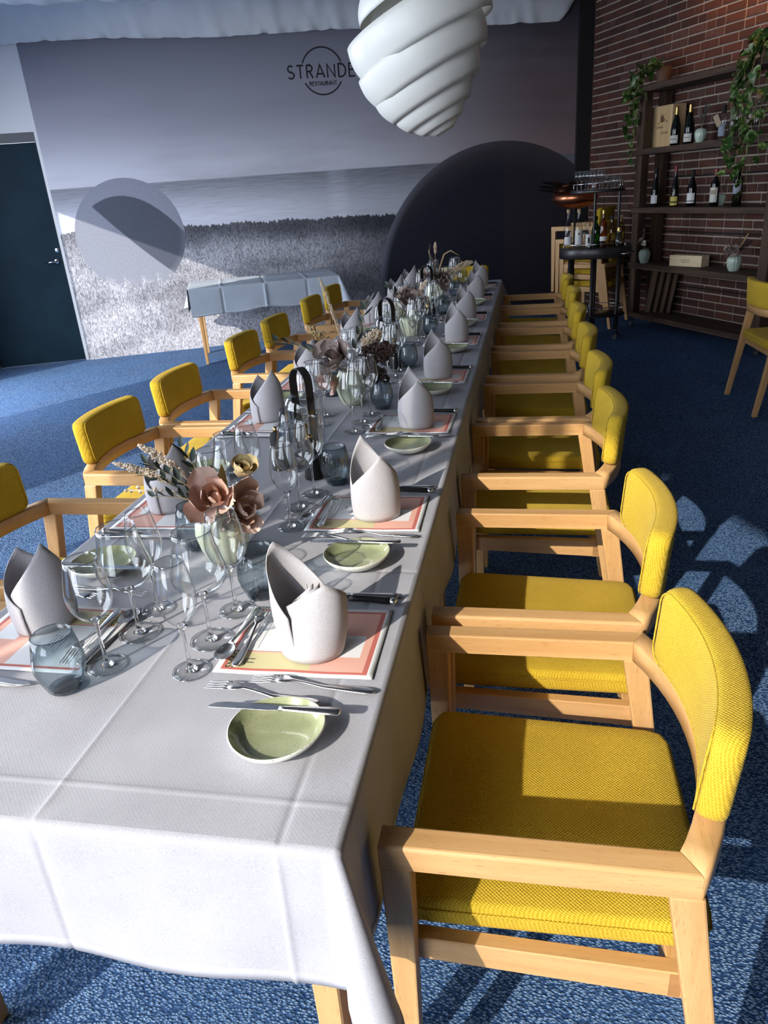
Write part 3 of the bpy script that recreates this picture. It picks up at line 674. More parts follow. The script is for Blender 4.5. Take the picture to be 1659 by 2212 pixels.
def make_cloth(name, label, x0, x1, y0, y1, z, sides, drops, folds_x=(), folds_y=(), mat=CLOTH, loc=(0, 0, 0), rz=0, group=None, seed=1, flare=0.010, corner=0.095, amp=0.005, camp=0.0016, cw=0.004):
    """sides: subset of 'FRBL' (front = y0). drops: dict side -> drop"""
    r = random.Random(seed); ph = [r.uniform(0, 6.28) for _ in range(12)]
    mb = MB()
    def crease(p, fs): return sum((camp * math.exp(-((p - f) / cw) ** 2)) * (1 if k % 2 == 0 else -1.2) for k, f in enumerate(fs))
    def axis(a, b, fs, step):
        n = max(2, int((b - a) / step)); v = [a + (b - a) * i / n for i in range(n + 1)]
        for f in fs: v += [q for q in (f - 2.2 * cw, f - cw, f, f + cw, f + 2.2 * cw) if a < q < b]
        return sorted(set(v))
    def zt(x, y):
        w = 0.0006 * math.sin(x * 9 + ph[0]) * math.sin(y * 7 + ph[1])
        return z + crease(x, folds_x) + crease(y, folds_y) + w
    ax, ay = axis(x0, x1, folds_x, 0.03), axis(y0, y1, folds_y, 0.03)
    nx = len(ax); mb.add([(x, y, zt(x, y)) for y in ay for x in ax],
                         [(j * nx + i, j * nx + i + 1, (j + 1) * nx + i + 1, (j + 1) * nx + i) for j in range(len(ay) - 1) for i in range(nx - 1)], 0, True)
    # perimeter samples: (px, py, nx, ny, drop, cornerness, zstart)
    per = []
    order = ['F', 'R', 'B', 'L']
    ends = {'F': ((x0, y0), (x1, y0), (0, -1)), 'R': ((x1, y0), (x1, y1), (1, 0)), 'B': ((x1, y1), (x0, y1), (0, 1)), 'L': ((x0, y1), (x0, y0), (-1, 0))}
    runs = []; hemm = MB()
    start = next((i for i in range(4) if order[i] in sides and order[i - 1] not in sides), 0)
    seq = [order[(start + i) % 4] for i in range(4)]
    run = []
    for k, sd_ in enumerate(seq):
        if sd_ not in sides:
            if run: runs.append(run); run = []
            continue
        (ax_, ay_), (bx_, by_), nn = ends[sd_]
        if run:
            pn = run[-1][2:4]
            for q in range(1, 12):
                a = R(90) * q / 12; ca, sa = math.cos(a), math.sin(a)
                n2 = (pn[0] * ca - pn[1] * sa, pn[0] * sa + pn[1] * ca)
                cn = math.sin(math.pi * q / 12)
                run.append((ax_, ay_, n2[0], n2[1], drops[sd_] * (1 + 0.22 * cn), cn, None))
        fs = folds_x if sd_ in 'FB' else folds_y
        lo, hi = sorted((ax_, bx_) if sd_ in 'FB' else (ay_, by_))
        vals = axis(lo, hi, fs, 0.02)
        if (sd_ in 'FB' and bx_ < ax_) or (sd_ in 'RL' and by_ < ay_): vals = vals[::-1]
        for v in vals:
            p = (v, ay_) if sd_ in 'FB' else (ax_, v)
            run.append((p[0], p[1], nn[0], nn[1], drops[sd_], 0.0, crease(v, fs)))
    if run: runs.append(run)
    LV = [0, 0.004, 0.008, 0.012, 0.016] + [0.016 + (1 - 0.016) * (i / 9) for i in range(1, 10)]
    for run in runs:
        rings = []; s = 0
        for i, (px_, py_, nx_, ny_, dr, cn, cr) in enumerate(run):
            if i: s += math.dist(run[i][:2], run[i - 1][:2])
            col = []
            wav = amp * (math.sin(s * 8.3 + ph[2]) + 0.7 * math.sin(s * 17 + ph[3]) + 0.5 * math.sin(s * 3.1 + ph[4]))
            hem = 0.012 * math.sin(s * 5.1 + ph[5]) + 0.007 * math.sin(s * 13 + ph[6])
            for l in LV:
                if l <= 0.016 and l > -1:
                    a = min(1, l / 0.016) * math.pi / 2; out = 0.012 * math.sin(a); dz = -0.012 * (1 - math.cos(a))
                else:
                    u = (l - 0.016) / (1 - 0.016); out = 0.012 + (flare + corner * cn) * u + wav * u * (1 + 0.6 * cn) - (cr or 0) * 1.5
                    dz = -0.012 - u * (dr + hem - 0.012 - 0.02 * cn)
                col.append((px_ + nx_ * out, py_ + ny_ * out, (zt(px_, py_) if l == 0 else z) + dz))
            rings.append(col)
        n = len(LV); vs = [p for c in rings for p in c]
        fs = [(i * n + j, (i + 1) * n + j, (i + 1) * n + j + 1, i * n + j + 1) for i in range(len(rings) - 1) for j in range(n - 1)]
        mb.add(vs, fs, 0, True)
        hemr = []
        for c, q in zip(rings, run):
            a, b = Vector(c[-2]), Vector(c[-1]); o_ = Vector((q[2], q[3], 0)) * 0.0006; m_ = b + (a - b) * min(0.9, 0.022 / max(0.001, (a - b).length))
            hemr.append([tuple(m_), tuple(m_ + o_), tuple(b + o_), tuple(b)])
        hemm.rings(hemr, False, False, False)
    me = mb.mesh(name, mat, normals=False)
    bm = bmesh.new(); bm.from_mesh(me); bmesh.ops.remove_doubles(bm, verts=bm.verts, dist=0.0004); bmesh.ops.recalc_face_normals(bm, faces=bm.faces); bm.to_mesh(me); bm.free()
    co = tag(obj(name, me, None, loc, rz), label, 'tablecloth', group); hemm.build('hem', mat, co); return co
YS = [0.0, 1.47, 2.95, 4.45, TL]
for i in range(4):
    make_table('dining_table', ['beech table at the near end of the long row', 'second beech table of the long row under grey cloth', 'third beech table of the long row under grey cloth', 'beech table at the far end of the long row'][i],
               TW - 0.030, YS[i + 1] - YS[i] - 0.016, TZ - 0.008, (-TW + 0.013, YS[i] + 0.010, 0), 0, 'tables pushed together')
    sides = 'RL' + ('F' if i == 0 else '') + ('B' if i == 3 else '')
    make_cloth('tablecloth', ['pale grey linen tablecloth over the near end of the long table', 'pale grey linen tablecloth on the second table, behind the nearest cloth', 'pale grey linen tablecloth on the third table from the front', 'pale grey linen tablecloth over the far end of the long table'][i],
               -TW + 0.008, -0.010, YS[i] + (0.001 if i else 0.006), YS[i + 1] - (0.001 if i < 3 else 0), TZ - 0.0025, sides, {'F': 0.262, 'R': 0.255, 'L': 0.255, 'B': 0.26},
               (-0.443, -0.085, -0.80), (YS[i] + 0.075, YS[i] + 0.75), CLOTH, (0, 0, 0), 0, 'grey cloths on the long table', seed=3 + i * 5)
# side table against the mural
tp = Vector((-3.05, 6.40, 0))
make_table('side_table', 'beech side table under a blue grey cloth against the mural', 1.46, 0.74, 0.754, tp, MUR_ROT, None, 0.03, 0.046, 0.62)
make_cloth('tablecloth', 'creased blue grey cloth on the side table against the mural', -0.02, 1.48, -0.02, 0.75, 0.7605, 'FRBL', {'F': 0.255, 'R': 0.24, 'L': 0.24, 'B': 0.24},
           (0.30, 0.73, 1.15), (0.36,), CLOTH_BLUE, tp, MUR_ROT, None, 31, 0.012, 0.13, 0.005, 0.007, 0.010)

# ================================================================== TABLEWARE
def glass_kind(name, label_cat, bowl, stem_r, H, foot_r):
    def make():
        t = thing(name, 'x', label_cat)
        mb = MB(); th = 0.0009
        outer = bowl; inner = [(max(0.0, r - th), z + (th if k == 0 else 0)) for k, (r, z) in enumerate(bowl)][::-1]
        mb.lathe(outer + inner, 32)
        rt, ztop = bowl[-1]; mb.lathe([(rt - 0.0005 + 0.0011 * math.cos(R(a)), ztop + 0.0011 * math.sin(R(a))) for a in range(0, 361, 60)], 32, mi=1)
        mb.build('bowl', [GLASS, GLASS_RIM], t)
        zb = bowl[0][1]
        mb = MB(); mb.lathe([(0.0, 0.0030), (0.0125, 0.0036), (0.0085, 0.0075), (0.0052, 0.012), (0.0038, 0.022), (stem_r, zb * 0.5), (stem_r * 1.1, zb - 0.010), (0.0052, zb - 0.003), (0.0105, zb + 0.0030), (0.0085, zb + 0.0042), (0.0, zb + 0.0046)], 14); mb.build('stem', GLASS_SOLID, t)
        mb = MB(); mb.lathe([(0.0, 0.0006), (foot_r - 0.001, 0.0006), (foot_r - 0.0005, 0.002), (foot_r * 0.55, 0.0028), (0.0, 0.0030)], 36)
        mb.lathe([(foot_r - 0.0009 + 0.0010 * math.cos(R(a)), 0.0016 + 0.0010 * math.sin(R(a))) for a in range(0, 361, 60)], 36, mi=1)
        mb.build('foot', [GLASS_STEM, GLASS_RIM], t)
        return t
    return Kind(make)
def prof(zb, zt, keys, n=14):
    """smooth bowl profile through keys (t, r)"""
    out = [(0.0, zb)]
    for i in range(1, n + 1):
        t = i / n; 
        for k in range(len(keys) - 1):
            if keys[k][0] <= t <= keys[k + 1][0] + 1e-9:
                u = (t - keys[k][0]) / (keys[k + 1][0] - keys[k][0]); p0 = keys[max(0, k - 1)]; p3 = keys[min(len(keys) - 1, k + 2)]; p1, p2 = keys[k], keys[k + 1]
                m1 = (p2[1] - p0[1]) / (p2[0] - p0[0]) * (p2[0] - p1[0]); m2 = (p3[1] - p1[1]) / (p3[0] - p1[0]) * (p2[0] - p1[0])
                r = (2 * u**3 - 3 * u**2 + 1) * p1[1] + (u**3 - 2 * u**2 + u) * m1 + (-2 * u**3 + 3 * u**2) * p2[1] + (u**3 - u**2) * m2
        out.append((r, zb + (zt - zb) * t))
    return out
WHITEW = glass_kind('white_wine_glass', 'wine glass', prof(0.098, 0.222, [(0, 0.0), (0.06, 0.018), (0.2, 0.033), (0.42, 0.041), (0.7, 0.037), (1, 0.029)]), 0.0031, 0.222, 0.036)
REDW = glass_kind('red_wine_glass', 'wine glass', prof(0.100, 0.232, [(0, 0.0), (0.05, 0.022), (0.16, 0.042), (0.34, 0.0525), (0.55, 0.047), (0.8, 0.039), (1, 0.036)]), 0.0033, 0.232, 0.041)
TULIP = glass_kind('tulip_wine_glass', 'wine glass', prof(0.094, 0.222, [(0, 0.0), (0.07, 0.015), (0.22, 0.028), (0.42, 0.0355), (0.65, 0.033), (1, 0.0245)]), 0.0030, 0.222, 0.034)
def make_tumbler():
    t = thing('smoked_tumbler', 'x', 'tumbler')
    po = [(0.0, 0.0006), (0.026, 0.0006), (0.031, 0.006), (0.040, 0.030), (0.0445, 0.048), (0.0435, 0.066), (0.0385, 0.092), (0.0345, 0.112)]
    pi_ = [(0.0335, 0.112), (0.0375, 0.092), (0.0425, 0.066), (0.0433, 0.048), (0.0385, 0.030), (0.029, 0.013), (0.0, 0.009)]
    mb = MB(); mb.lathe(po + pi_, 36, cap0=False); mb.lathe([(0.034 + 0.001 * math.cos(R(a)), 0.112 + 0.001 * math.sin(R(a))) for a in range(0, 361, 60)], 36, mi=1); mb.build('tumbler_wall', [SMOKE, SMOKE_BASE], t)
    mb = MB(); mb.lathe([(0, 0.0015), (0.0275, 0.0015), (0.029, 0.006), (0.027, 0.0075), (0, 0.0075)], 30); mb.build('tumbler_base', SMOKE_BASE, t)
    return t
TUMBLER = Kind(make_tumbler)
def make_plate():
    t = thing('bread_plate', 'x', 'plate'); n = 56
    def wob(a, z): return 0.022 * math.sin(a * 3 + 0.6) + 0.015 * math.sin(a * 2 + 1.1)
    mb = MB(); mb.lathe([(0.0, 0.0008), (0.044, 0.0008), (0.048, 0.003), (0.060, 0.008), (0.071, 0.018), (0.0755, 0.0255), (0.0748, 0.0275), (0.0735, 0.0278)], n, ripple=wob, sy=1.0); mb.build('plate_body', PLATE_OUT, t)
    mb = MB(); mb.lathe([(0.0735, 0.0278), (0.0722, 0.0266), (0.067, 0.0185), (0.060, 0.0125), (0.052, 0.0098), (0.03, 0.009), (0.0, 0.0088)], n, ripple=wob, sy=1.0); mb.build('plate_well', PLATE_IN, t)
    return t
PLATE = Kind(make_plate)
# cutlery: lies along +x, tip at x = L
def m_fork(L):
    mb = MB(); zc = lambda u: 0.003 + 0.010 * math.sin(max(0, (u - 0.45)) / 0.55 * math.pi) * 1.0 + 0.002 * (1 - u)
    pts = []; wh = []
    for u, wd, ht in ((0, 0.003, 0.0012), (0.02, 0.0078, 0.0016), (0.08, 0.0095, 0.002), (0.2, 0.0082, 0.0022), (0.4, 0.0045, 0.0024), (0.55, 0.0028, 0.0024), (0.64, 0.003, 0.002), (0.68, 0.008, 0.0014), (0.72, 0.0112, 0.0012), (0.775, 0.0118, 0.0011)):
        pts.append((u * L, 0, zc(u))); wh.append((wd, ht))
    mb.sweep(pts, wh, 10)
    for k in range(4):
        y = -0.0098 + k * 0.00653; tp_ = [(u * L, y * (1 if u < 0.9 else 0.95), zc(u) + 0.003 * max(0, u - 0.9) * 10) for u in (0.765, 0.83, 0.9, 0.96, 1.0)]
        mb.sweep(tp_, [(0.0018, 0.0011), (0.0017, 0.0011), (0.0016, 0.001), (0.0013, 0.0009), (0.0006, 0.0005)], 6)
    return mb
def fork_kind(L): 
    def make():
        o = m_fork(L).build('dinner_fork', STEEL); return tag(o, 'x', 'fork')
    return Kind(make)
FORK = fork_kind(0.225); FORK2 = fork_kind(0.215); DFORK = fork_kind(0.20)
def make_spoon():
    L = 0.19; mb = MB(); z = lambda u: 0.003 + 0.007 * math.sin(max(0, (u - 0.4)) / 0.6 * math.pi)
    mb.sweep([(u * L, 0, z(u)) for u in (0, 0.02, 0.1, 0.25, 0.45, 0.62, 0.72)], [(0.003, 0.0012), (0.008, 0.0016), (0.009, 0.002), (0.007, 0.0022), (0.0036, 0.0024), (0.0028, 0.0022), (0.004, 0.0016)], 10)
    def bowl(u, v):
        a = 2 * math.pi * u; rr = v; x = 0.71 * L + 0.028 + 0.029 * rr * math.cos(a); y = 0.0185 * rr * math.sin(a) * (1 + 0.12 * math.cos(a))
        return (x, y, 0.0015 + 0.0085 * rr * rr)
    mb.grid(bowl, 24, 8)
    return tag(mb.build('dessert_spoon', STEEL, solid=0.0008), 'x', 'spoon')
SPOON = Kind(make_spoon)
def make_knife():
    t = thing('table_knife', 'x', 'knife')
    mb = MB(); mb.sweep([(x, 0, 0.0045) for x in (0, 0.003, 0.02, 0.06, 0.09, 0.1)], [(0.004, 0.002), (0.0085, 0.0035), (0.0095, 0.004), (0.007, 0.0038), (0.0052, 0.0036), (0.0052, 0.0036)], 12); mb.build('handle', STEEL, t)
    mb = MB(); bl = [(0.1, -0.006), (0.12, -0.0085), (0.19, -0.0095), (0.21, -0.006), (0.218, 0.002), (0.216, 0.0065), (0.12, 0.0065), (0.1, 0.005)]
    mb.rings([[(x, y, 0.0035) for x, y in bl], [(x, y, 0.0052) for x, y in bl]], smooth=False); mb.build('blade', STEEL, t, bevel=0.0004, seg=1)
    return t
KNIFE = Kind(make_knife)
def make_steak():
    t = thing('steak_knife', 'x', 'knife')
    mb = MB(); mb.sweep([(x, y, 0.007) for x, y in ((0.012, 0.001), (0.03, 0), (0.06, -0.0012), (0.09, 0), (0.1, 0.0006))], [(0.0072, 0.0065), (0.0075, 0.0068), (0.0068, 0.0065), (0.007, 0.0065), (0.007, 0.0065)], 12); mb.build('handle', BLACK, t)
    mb = MB(); mb.sweep([(0, 0.004, 0.007), (0.003, 0.003, 0.007), (0.008, 0.0015, 0.007), (0.0125, 0.001, 0.007)], [(0.002, 0.002), (0.0085, 0.007), (0.0088, 0.0072), (0.0074, 0.0067)], 12); mb.build('bolster', STEEL, t)
    mb = MB(); mb.sweep([(0.0995, 0.0006, 0.007), (0.112, 0, 0.007), (0.122, 0, 0.007)], [(0.0072, 0.0067), (0.0082, 0.0068), (0.006, 0.003)], 12); mb.build('bolster', STEEL, t)
    mb = MB(); bl = [(0.12, -0.006), (0.19, -0.0085), (0.215, -0.006), (0.228, 0.0), (0.21, 0.0045), (0.12, 0.006)]
    mb.rings([[(x, y, 0.0062) for x, y in bl], [(x, y, 0.0078) for x, y in bl]], smooth=False); mb.build('blade', STEEL, t, bevel=0.0004, seg=1)
    return t
STEAK = Kind(make_steak)
SM1 = text_mesh('SMAG', 0.021, INK); SM2 = text_mesh('TI', 0.026, FRAMEGREY); SM3 = text_mesh('MENU', 0.007, INK)
def make_placemat():
    mb = MB()
    mb.grid(lambda u, v: (-0.292 * u, -0.1145 + 0.229 * v, 0.0009 + 0.0011 * math.sin(u * 7 + 1) ** 2 * (1 if v < 0.15 else 0.25) + 0.0016 * max(0, 0.1 - u)), 30, 16)
    o = mb.build('placemat', PLACEMAT, solid=0.0003); tag(o, 'x', 'placemat')
    obj('lettering', SM1, o, (-0.266, -0.072, 0.0028), rot=(0, 0, R(90)))
    obj('lettering', SM2, o, (-0.234, -0.078, 0.0028), rot=(0, 0, R(90)))
    obj('lettering', SM3, o, (-0.212, 0.03, 0.0028), rot=(0, 0, R(90)))
    return o
PMAT = Kind(make_placemat)
def make_napkin(variant):
    def make():
        t = thing('folded_napkin', 'x', 'napkin'); r = random.Random(variant)
        op = 0.0 if variant else 1.0
        def leaf(mid, half, h0, peak, rx, ry, lean, pinch):
            def fn(u, v):
                w = 2 * u - 1; th = R(mid + half * w)
                top = h0 + (peak - h0) * (1 - abs(w) ** (1.25 if op else 0.95)); z = top * v; q = z / 0.2
                k = (1 + 0.10 * math.sin(min(1, q * 1.4) * math.pi)) * (1 - pinch * q ** 1.8) + 0.012 * math.sin(w * 5 + variant) * v
                return (rx * k * math.cos(th) + lean[0] * z, ry * k * math.sin(th) + lean[1] * z, 0.0012 + z)
            return fn
        if op:
            A, B = leaf(150, 112, 0.09, 0.205, 0.058, 0.050, (-0.16, 0.10), 0.12), leaf(-55, 118, 0.075, 0.150, 0.062, 0.054, (0.10, 0.16), 0.30)
        else:
            A, B = leaf(112, 115, 0.075, 0.210, 0.058, 0.046, (-0.07, 0.12), 0.18), leaf(-66, 120, 0.070, 0.178, 0.063, 0.051, (0.0, 0.05), 0.24)
        mb = MB(); mb.grid(A, 34, 12); mb.build('back_leaf', NAPKIN, t, solid=0.0016)
        mb = MB(); mb.grid(B, 36, 12); mb.build('front_leaf', NAPKIN, t, solid=0.0016)
        if op:
            mb = MB()
            def roll(u, v):
                a = u * 4.2 * math.pi; rr = 0.006 + 0.026 * u
                return (rr * math.cos(a) - 0.005, rr * math.sin(a) * 0.8 + 0.004, 0.06 + 0.062 * v + 0.02 * v * math.cos(a))
            mb.grid(roll, 40, 5); mb.build('inner_roll', NAPKIN, t, solid=0.0014)
        return t
    return Kind(make)
NAPK = [make_napkin(0), make_napkin(1), make_napkin(2)]

RS = [0.467, 1.064, 1.84, 2.54, 3.34, 4.06, 4.88, 5.56]
LS = [0.45, 1.06, 1.88, 2.47, 3.36, 3.98, 4.86, 5.49]
# make plates etc. for both sides; local frame: +x towards the diner's table edge, mirrored by a half turn on the left
def setting(side, i):
    yc = RS[i] if side == 'right' else LS[i]; ph = f'the {ORD[i]} {side}-hand setting'
    rot0 = 0 if side == 'right' else math.pi
    def W(x, y, z):
        if side == 'right': return (x, yc + y, z)
        return (-TW - x, yc - y, z)
    j = lambda s=1.0: rnd.uniform(-1, 1) * 0.006 * s
    T = TZ - 0.001
    PMAT.put(f'printed paper placemat with pink border at {ph}', W(-0.03, 0 + j(), T), rot0 + R(rnd.uniform(-1, 1)), 'placemats')
    nv = NAPK[0 if (side == 'right' and i == 0) else 1 + (i % 2)]
    nrot = R(rnd.uniform(-10, 10)) if not (side == 'right' and i == 0) else R(-6)
    nx_, ny_ = -0.152 + j(), -0.030 + j(2)
    nv.put(f'grey linen napkin folded to a standing peak at {ph}', W(nx_, ny_, T + 0.0026), nrot + (0 if side == 'right' else R(205)), 'standing napkins', scale=0.95)
    PLATE.put(f'speckled sage bread plate at {ph}', W(-0.147 + j(), -0.278 + j(), T), rot0 + R(rnd.uniform(0, 40)), 'bread plates')
    KNIFE.put(f'butter knife resting across the bread plate at {ph}', W(-0.052, -0.232 + j(), T + 0.0265), rot0 + R(180 - rnd.uniform(-2, 4)), 'butter knives', rot=(0, R(0), rot0 + R(180 - rnd.uniform(-2, 4))))
    FORK2.put(f'steel fork touching the bread plate at {ph}', W(-0.099 + j(), -0.186, T + 0.001), rot0 + R(172), 'forks beside the plates')
    FORK.put(f'steel fork next to the placemat edge at {ph}', W(-0.022 + j(), -0.146 + j(0.5), T + 0.001), rot0 + R(176 + rnd.uniform(-1, 1)), 'forks beside the placemats')
    STEAK.put(f'black-handled steak knife at {ph}', W(-0.023 + j(), 0.140 + j(0.5), T), rot0 + R(174 + rnd.uniform(-1.5, 1.5)), 'steak knives')
    KNIFE.put(f'plain steel table knife beyond the steak knife at {ph}', W(-0.024 + j(), 0.168 + j(0.5), T), rot0 + R(180 + rnd.uniform(-2, 2)), 'table knives')
    DFORK.put(f'dessert fork lying across the inner end of the placemat at {ph}', W(-0.283, -0.097 + j(), T + 0.003), rot0 + R(91 + rnd.uniform(-4, 4)), 'dessert forks')
    SPOON.put(f'dessert spoon crossing the placemat at {ph}', W(-0.305, 0.10 + j(), T + 0.003), rot0 + R(-95 + rnd.uniform(-4, 4)), 'dessert spoons')
    dy = {0: (-0.115, -0.015, 0.095, 0.163)}.get(i, (-0.09, 0.028, 0.128, 0.208))
    TULIP.put(f'slim tulip wine glass at {ph}', W(-0.366 + j(), dy[0] + j(), T), 0, 'tulip wine glasses')
    REDW.put(f'wide red wine glass at {ph}', W(-0.366 + j(), dy[1] + j(), T), 0, 'red wine glasses')
    WHITEW.put(f'medium white wine glass at {ph}', W(-0.357 + j(), dy[2] + j(), T), 0, 'white wine glasses')
    TUMBLER.put(f'smoked blue tumbler at {ph}', W(-0.318 + j(), dy[3] + j(), T), 0, 'smoked tumblers')
for i in range(8): setting('right', i)
for i in range(8): setting('left', i)

# ================================================================== CENTREPIECES
def leaf_mesh(name, L, W, mat, curl=0.0, cup=0.0, shape='leaf', nu=7, nv=4, wav=0.0):
    mb = MB()
    def fn(u, v):
        if shape == 'leaf': w = math.sin(math.pi * min(1, u ** 0.85)) ** 0.8 if 0 < u < 1 else 0.0
        elif shape == 'heart': w = (math.sin(math.pi * u ** 0.55) ** 0.75 if 0 < u < 1 else 0.0)
        else: w = min(1, 0.22 + 1.5 * u) * (1 - max(0, (u - 0.7) / 0.3) ** 2.2 * 0.85)
        y = (v - 0.5) * W * w
        return (L * u - (0.12 * L * (abs(v - 0.5) * 2) ** 2 * (1 - u) if shape == 'heart' else 0), y, curl * L * u * u + cup * W * ((v - 0.5) * 2) ** 2 * w + wav * math.sin(v * 9 + u * 5) * u)
    mb.grid(fn, nu, nv); return mb.mesh(name, mat, normals=False)
def aim(o, d, roll=0):
    q = Vector(d).to_track_quat('X', 'Z'); o.rotation_mode = 'QUATERNION'
    from mathutils import Quaternion
    o.rotation_quaternion = q @ Quaternion((1, 0, 0), roll)
PM = {k: leaf_mesh('petal', 0.055, 0.05, m, 0.35, 0.22, 'petal', 7, 6, 0.003) for k, m in (('rose', PETAL), ('dark', PETAL_D), ('cream', ROSE), ('white', WHITEFLOWER))}
EL = leaf_mesh('leaf', 0.034, 0.013, EUC, 0.15, 0.1)
def bloom(parent, c, axis, kind, n, size=1.0, name='flower', seed=0, openness=1.0):
    r = random.Random(seed); fl = obj(name, None, parent, c); fl.empty_display_size = 0.01; ax = Vector(axis).normalized()
    t1 = ax.orthogonal().normalized(); t2 = ax.cross(t1)
    core = MB(); core.lathe([(0, -0.012), (0.008, -0.008), (0.011, 0), (0.008, 0.008), (0, 0.012)], 10); co = core.build('heart', {'rose': PETAL, 'dark': PETAL_D, 'cream': ROSE, 'white': WHITEFLOWER}[kind], fl); co.scale = (size,) * 3
    for k in range(n):
        a = k * 2.4 + r.uniform(-0.3, 0.3); f = (k + 0.5) / n
        out = (t1 * math.cos(a) + t2 * math.sin(a))
        d = out * (0.30 + 0.85 * f * openness) + ax * (1.0 - 0.75 * f * openness)
        p = obj('petal', PM[kind], fl, out * 0.006 * size - ax * 0.01 * size); p.scale = [size * (0.62 + 0.5 * f)] * 3
        q = d.normalized().to_track_quat('X', 'Z')
        # turn the cupped side towards the axis
        m = q.to_matrix(); want = (ax - d.normalized() * ax.dot(d.normalized())); 
        if want.length > 1e-3:
            want.normalize(); zx = Vector(d).normalized(); yy = want.cross(zx); m = Matrix((zx, yy, want)).transposed(); q = m.to_quaternion()
        p.rotation_mode = 'QUATERNION'; p.rotation_quaternion = q
    return fl
def sprig(parent, p0, p1, n, size=1.0, seed=0, name='eucalyptus_sprig', sag=0.02, mesh=None, mat=STEM):
    r = random.Random(seed); p0, p1 = Vector(p0), Vector(p1); mid = (p0 + p1) / 2 + Vector((0, 0, sag))
    q = lambda t: p0 * (1 - t) ** 2 + mid * 2 * t * (1 - t) + p1 * t * t
    mb = MB(); mb.sweep([q(i / 8) for i in range(9)], [(0.0016 - 0.001 * i / 8,) * 2 for i in range(9)], 5); st = mb.build(name, mat, parent)
    for k in range(n):
        t = 0.25 + 0.75 * (k + 0.5) / n; d = (q(min(1, t + 0.02)) - q(t - 0.02)).normalized()
        sd = d.cross(Vector((0, 0, 1))).normalized() * (1 if k % 2 else -1)
        lf = obj('leaf', mesh or EL, st, q(t)); lf.scale = (size * r.uniform(0.8, 1.2),) * 3
        aim(lf, d * 0.7 + sd * r.uniform(0.4, 0.9) + Vector((0, 0, r.uniform(-0.2, 0.5))), r.uniform(-0.6, 0.6))
    return st
def plume(parent, p0, p1, rad, n, mat=SEED, seed=0, name='seed_head', start=0.35, grain=0.0035, droop=0.0):
    r = random.Random(seed); p0, p1 = Vector(p0), Vector(p1); mb = MB(); L = (p1 - p0)
    q = lambda t: p0 + L * t + Vector((0, 0, 0.02 * math.sin(math.pi * t) - droop * t * t))
    mb.sweep([q(i / 6) for i in range(7)], (0.0012, 0.0012), 5)
    for k in range(n):
        t = start + (1 - start) * r.random(); w = rad * math.sin(math.pi * min(1, (t - start) / (1 - start) * 0.9 + 0.08)) ** 0.7
        v = Vector((r.gauss(0, 1), r.gauss(0, 1), r.gauss(0, 1))).normalized() * w * r.uniform(0.5, 1); c = q(t) + v; g = grain * r.uniform(0.6, 1.2)
        mb.add([c + Vector(e) * g for e in ((1, 0, 0), (-1, 0, 0), (0, 1, 0), (0, -1, 0), (0, 0, 1), (0, 0, -1))],
               [(0, 2, 4), (2, 1, 4), (1, 3, 4), (3, 0, 4), (2, 0, 5), (1, 2, 5), (3, 1, 5), (0, 3, 5)])
    o = mb.build(name, mat, parent, normals=False); o['kind'] = 'stuff'; return o
def make_vase(name, label, loc, R0, H, mat, group=None, ribs=16, neck=0.55, cat='vase'):
    t = thing(name, label, cat, loc, 0, group)
    rip = lambda a, z: (0.085 * abs(math.sin(a * ribs / 2 + z * 6)) ** 0.7 - 0.055) if 0.004 < z else -0.05
    pr = [(0.0, 0.0), (R0 * 0.60, 0.0), (R0 * 0.66, H * 0.04), (R0 * 0.88, H * 0.30), (R0, H * 0.58), (R0 * 0.93, H * 0.80), (R0 * 0.76, H * 0.93), (R0 * neck, H), (R0 * (neck - 0.08), H), (R0 * (neck - 0.05), H * 0.9), (R0 * 0.5, H * 0.55), (0, H * 0.5)]
    mb = MB(); mb.lathe(pr, ribs * 6, ripple=rip); mb.build('vase_body', mat, t); return t
def bouquet(label, loc, build, group='dried bouquets on the long table'):
    t = thing('dried_bouquet', label, 'bouquet', loc, 0, group); build(t); return t
CP = [(-0.462, 0.79), (-0.455, 2.13), (-0.43, 3.55), (-0.425, 4.75)]
VL = ['ribbed pale green vase nearest the front of the long table', 'ribbed pale green vase, second along the middle of the long table', 'ribbed pale green vase, third along the middle of the long table', 'ribbed pale green vase at the far end of the long table']
for (x, y), l in zip(CP, VL): make_vase('ribbed_vase', l, (x, y, TZ - 0.001), 0.062, 0.135, VASE_G, 'ribbed vases on the long table', 14, 0.70)
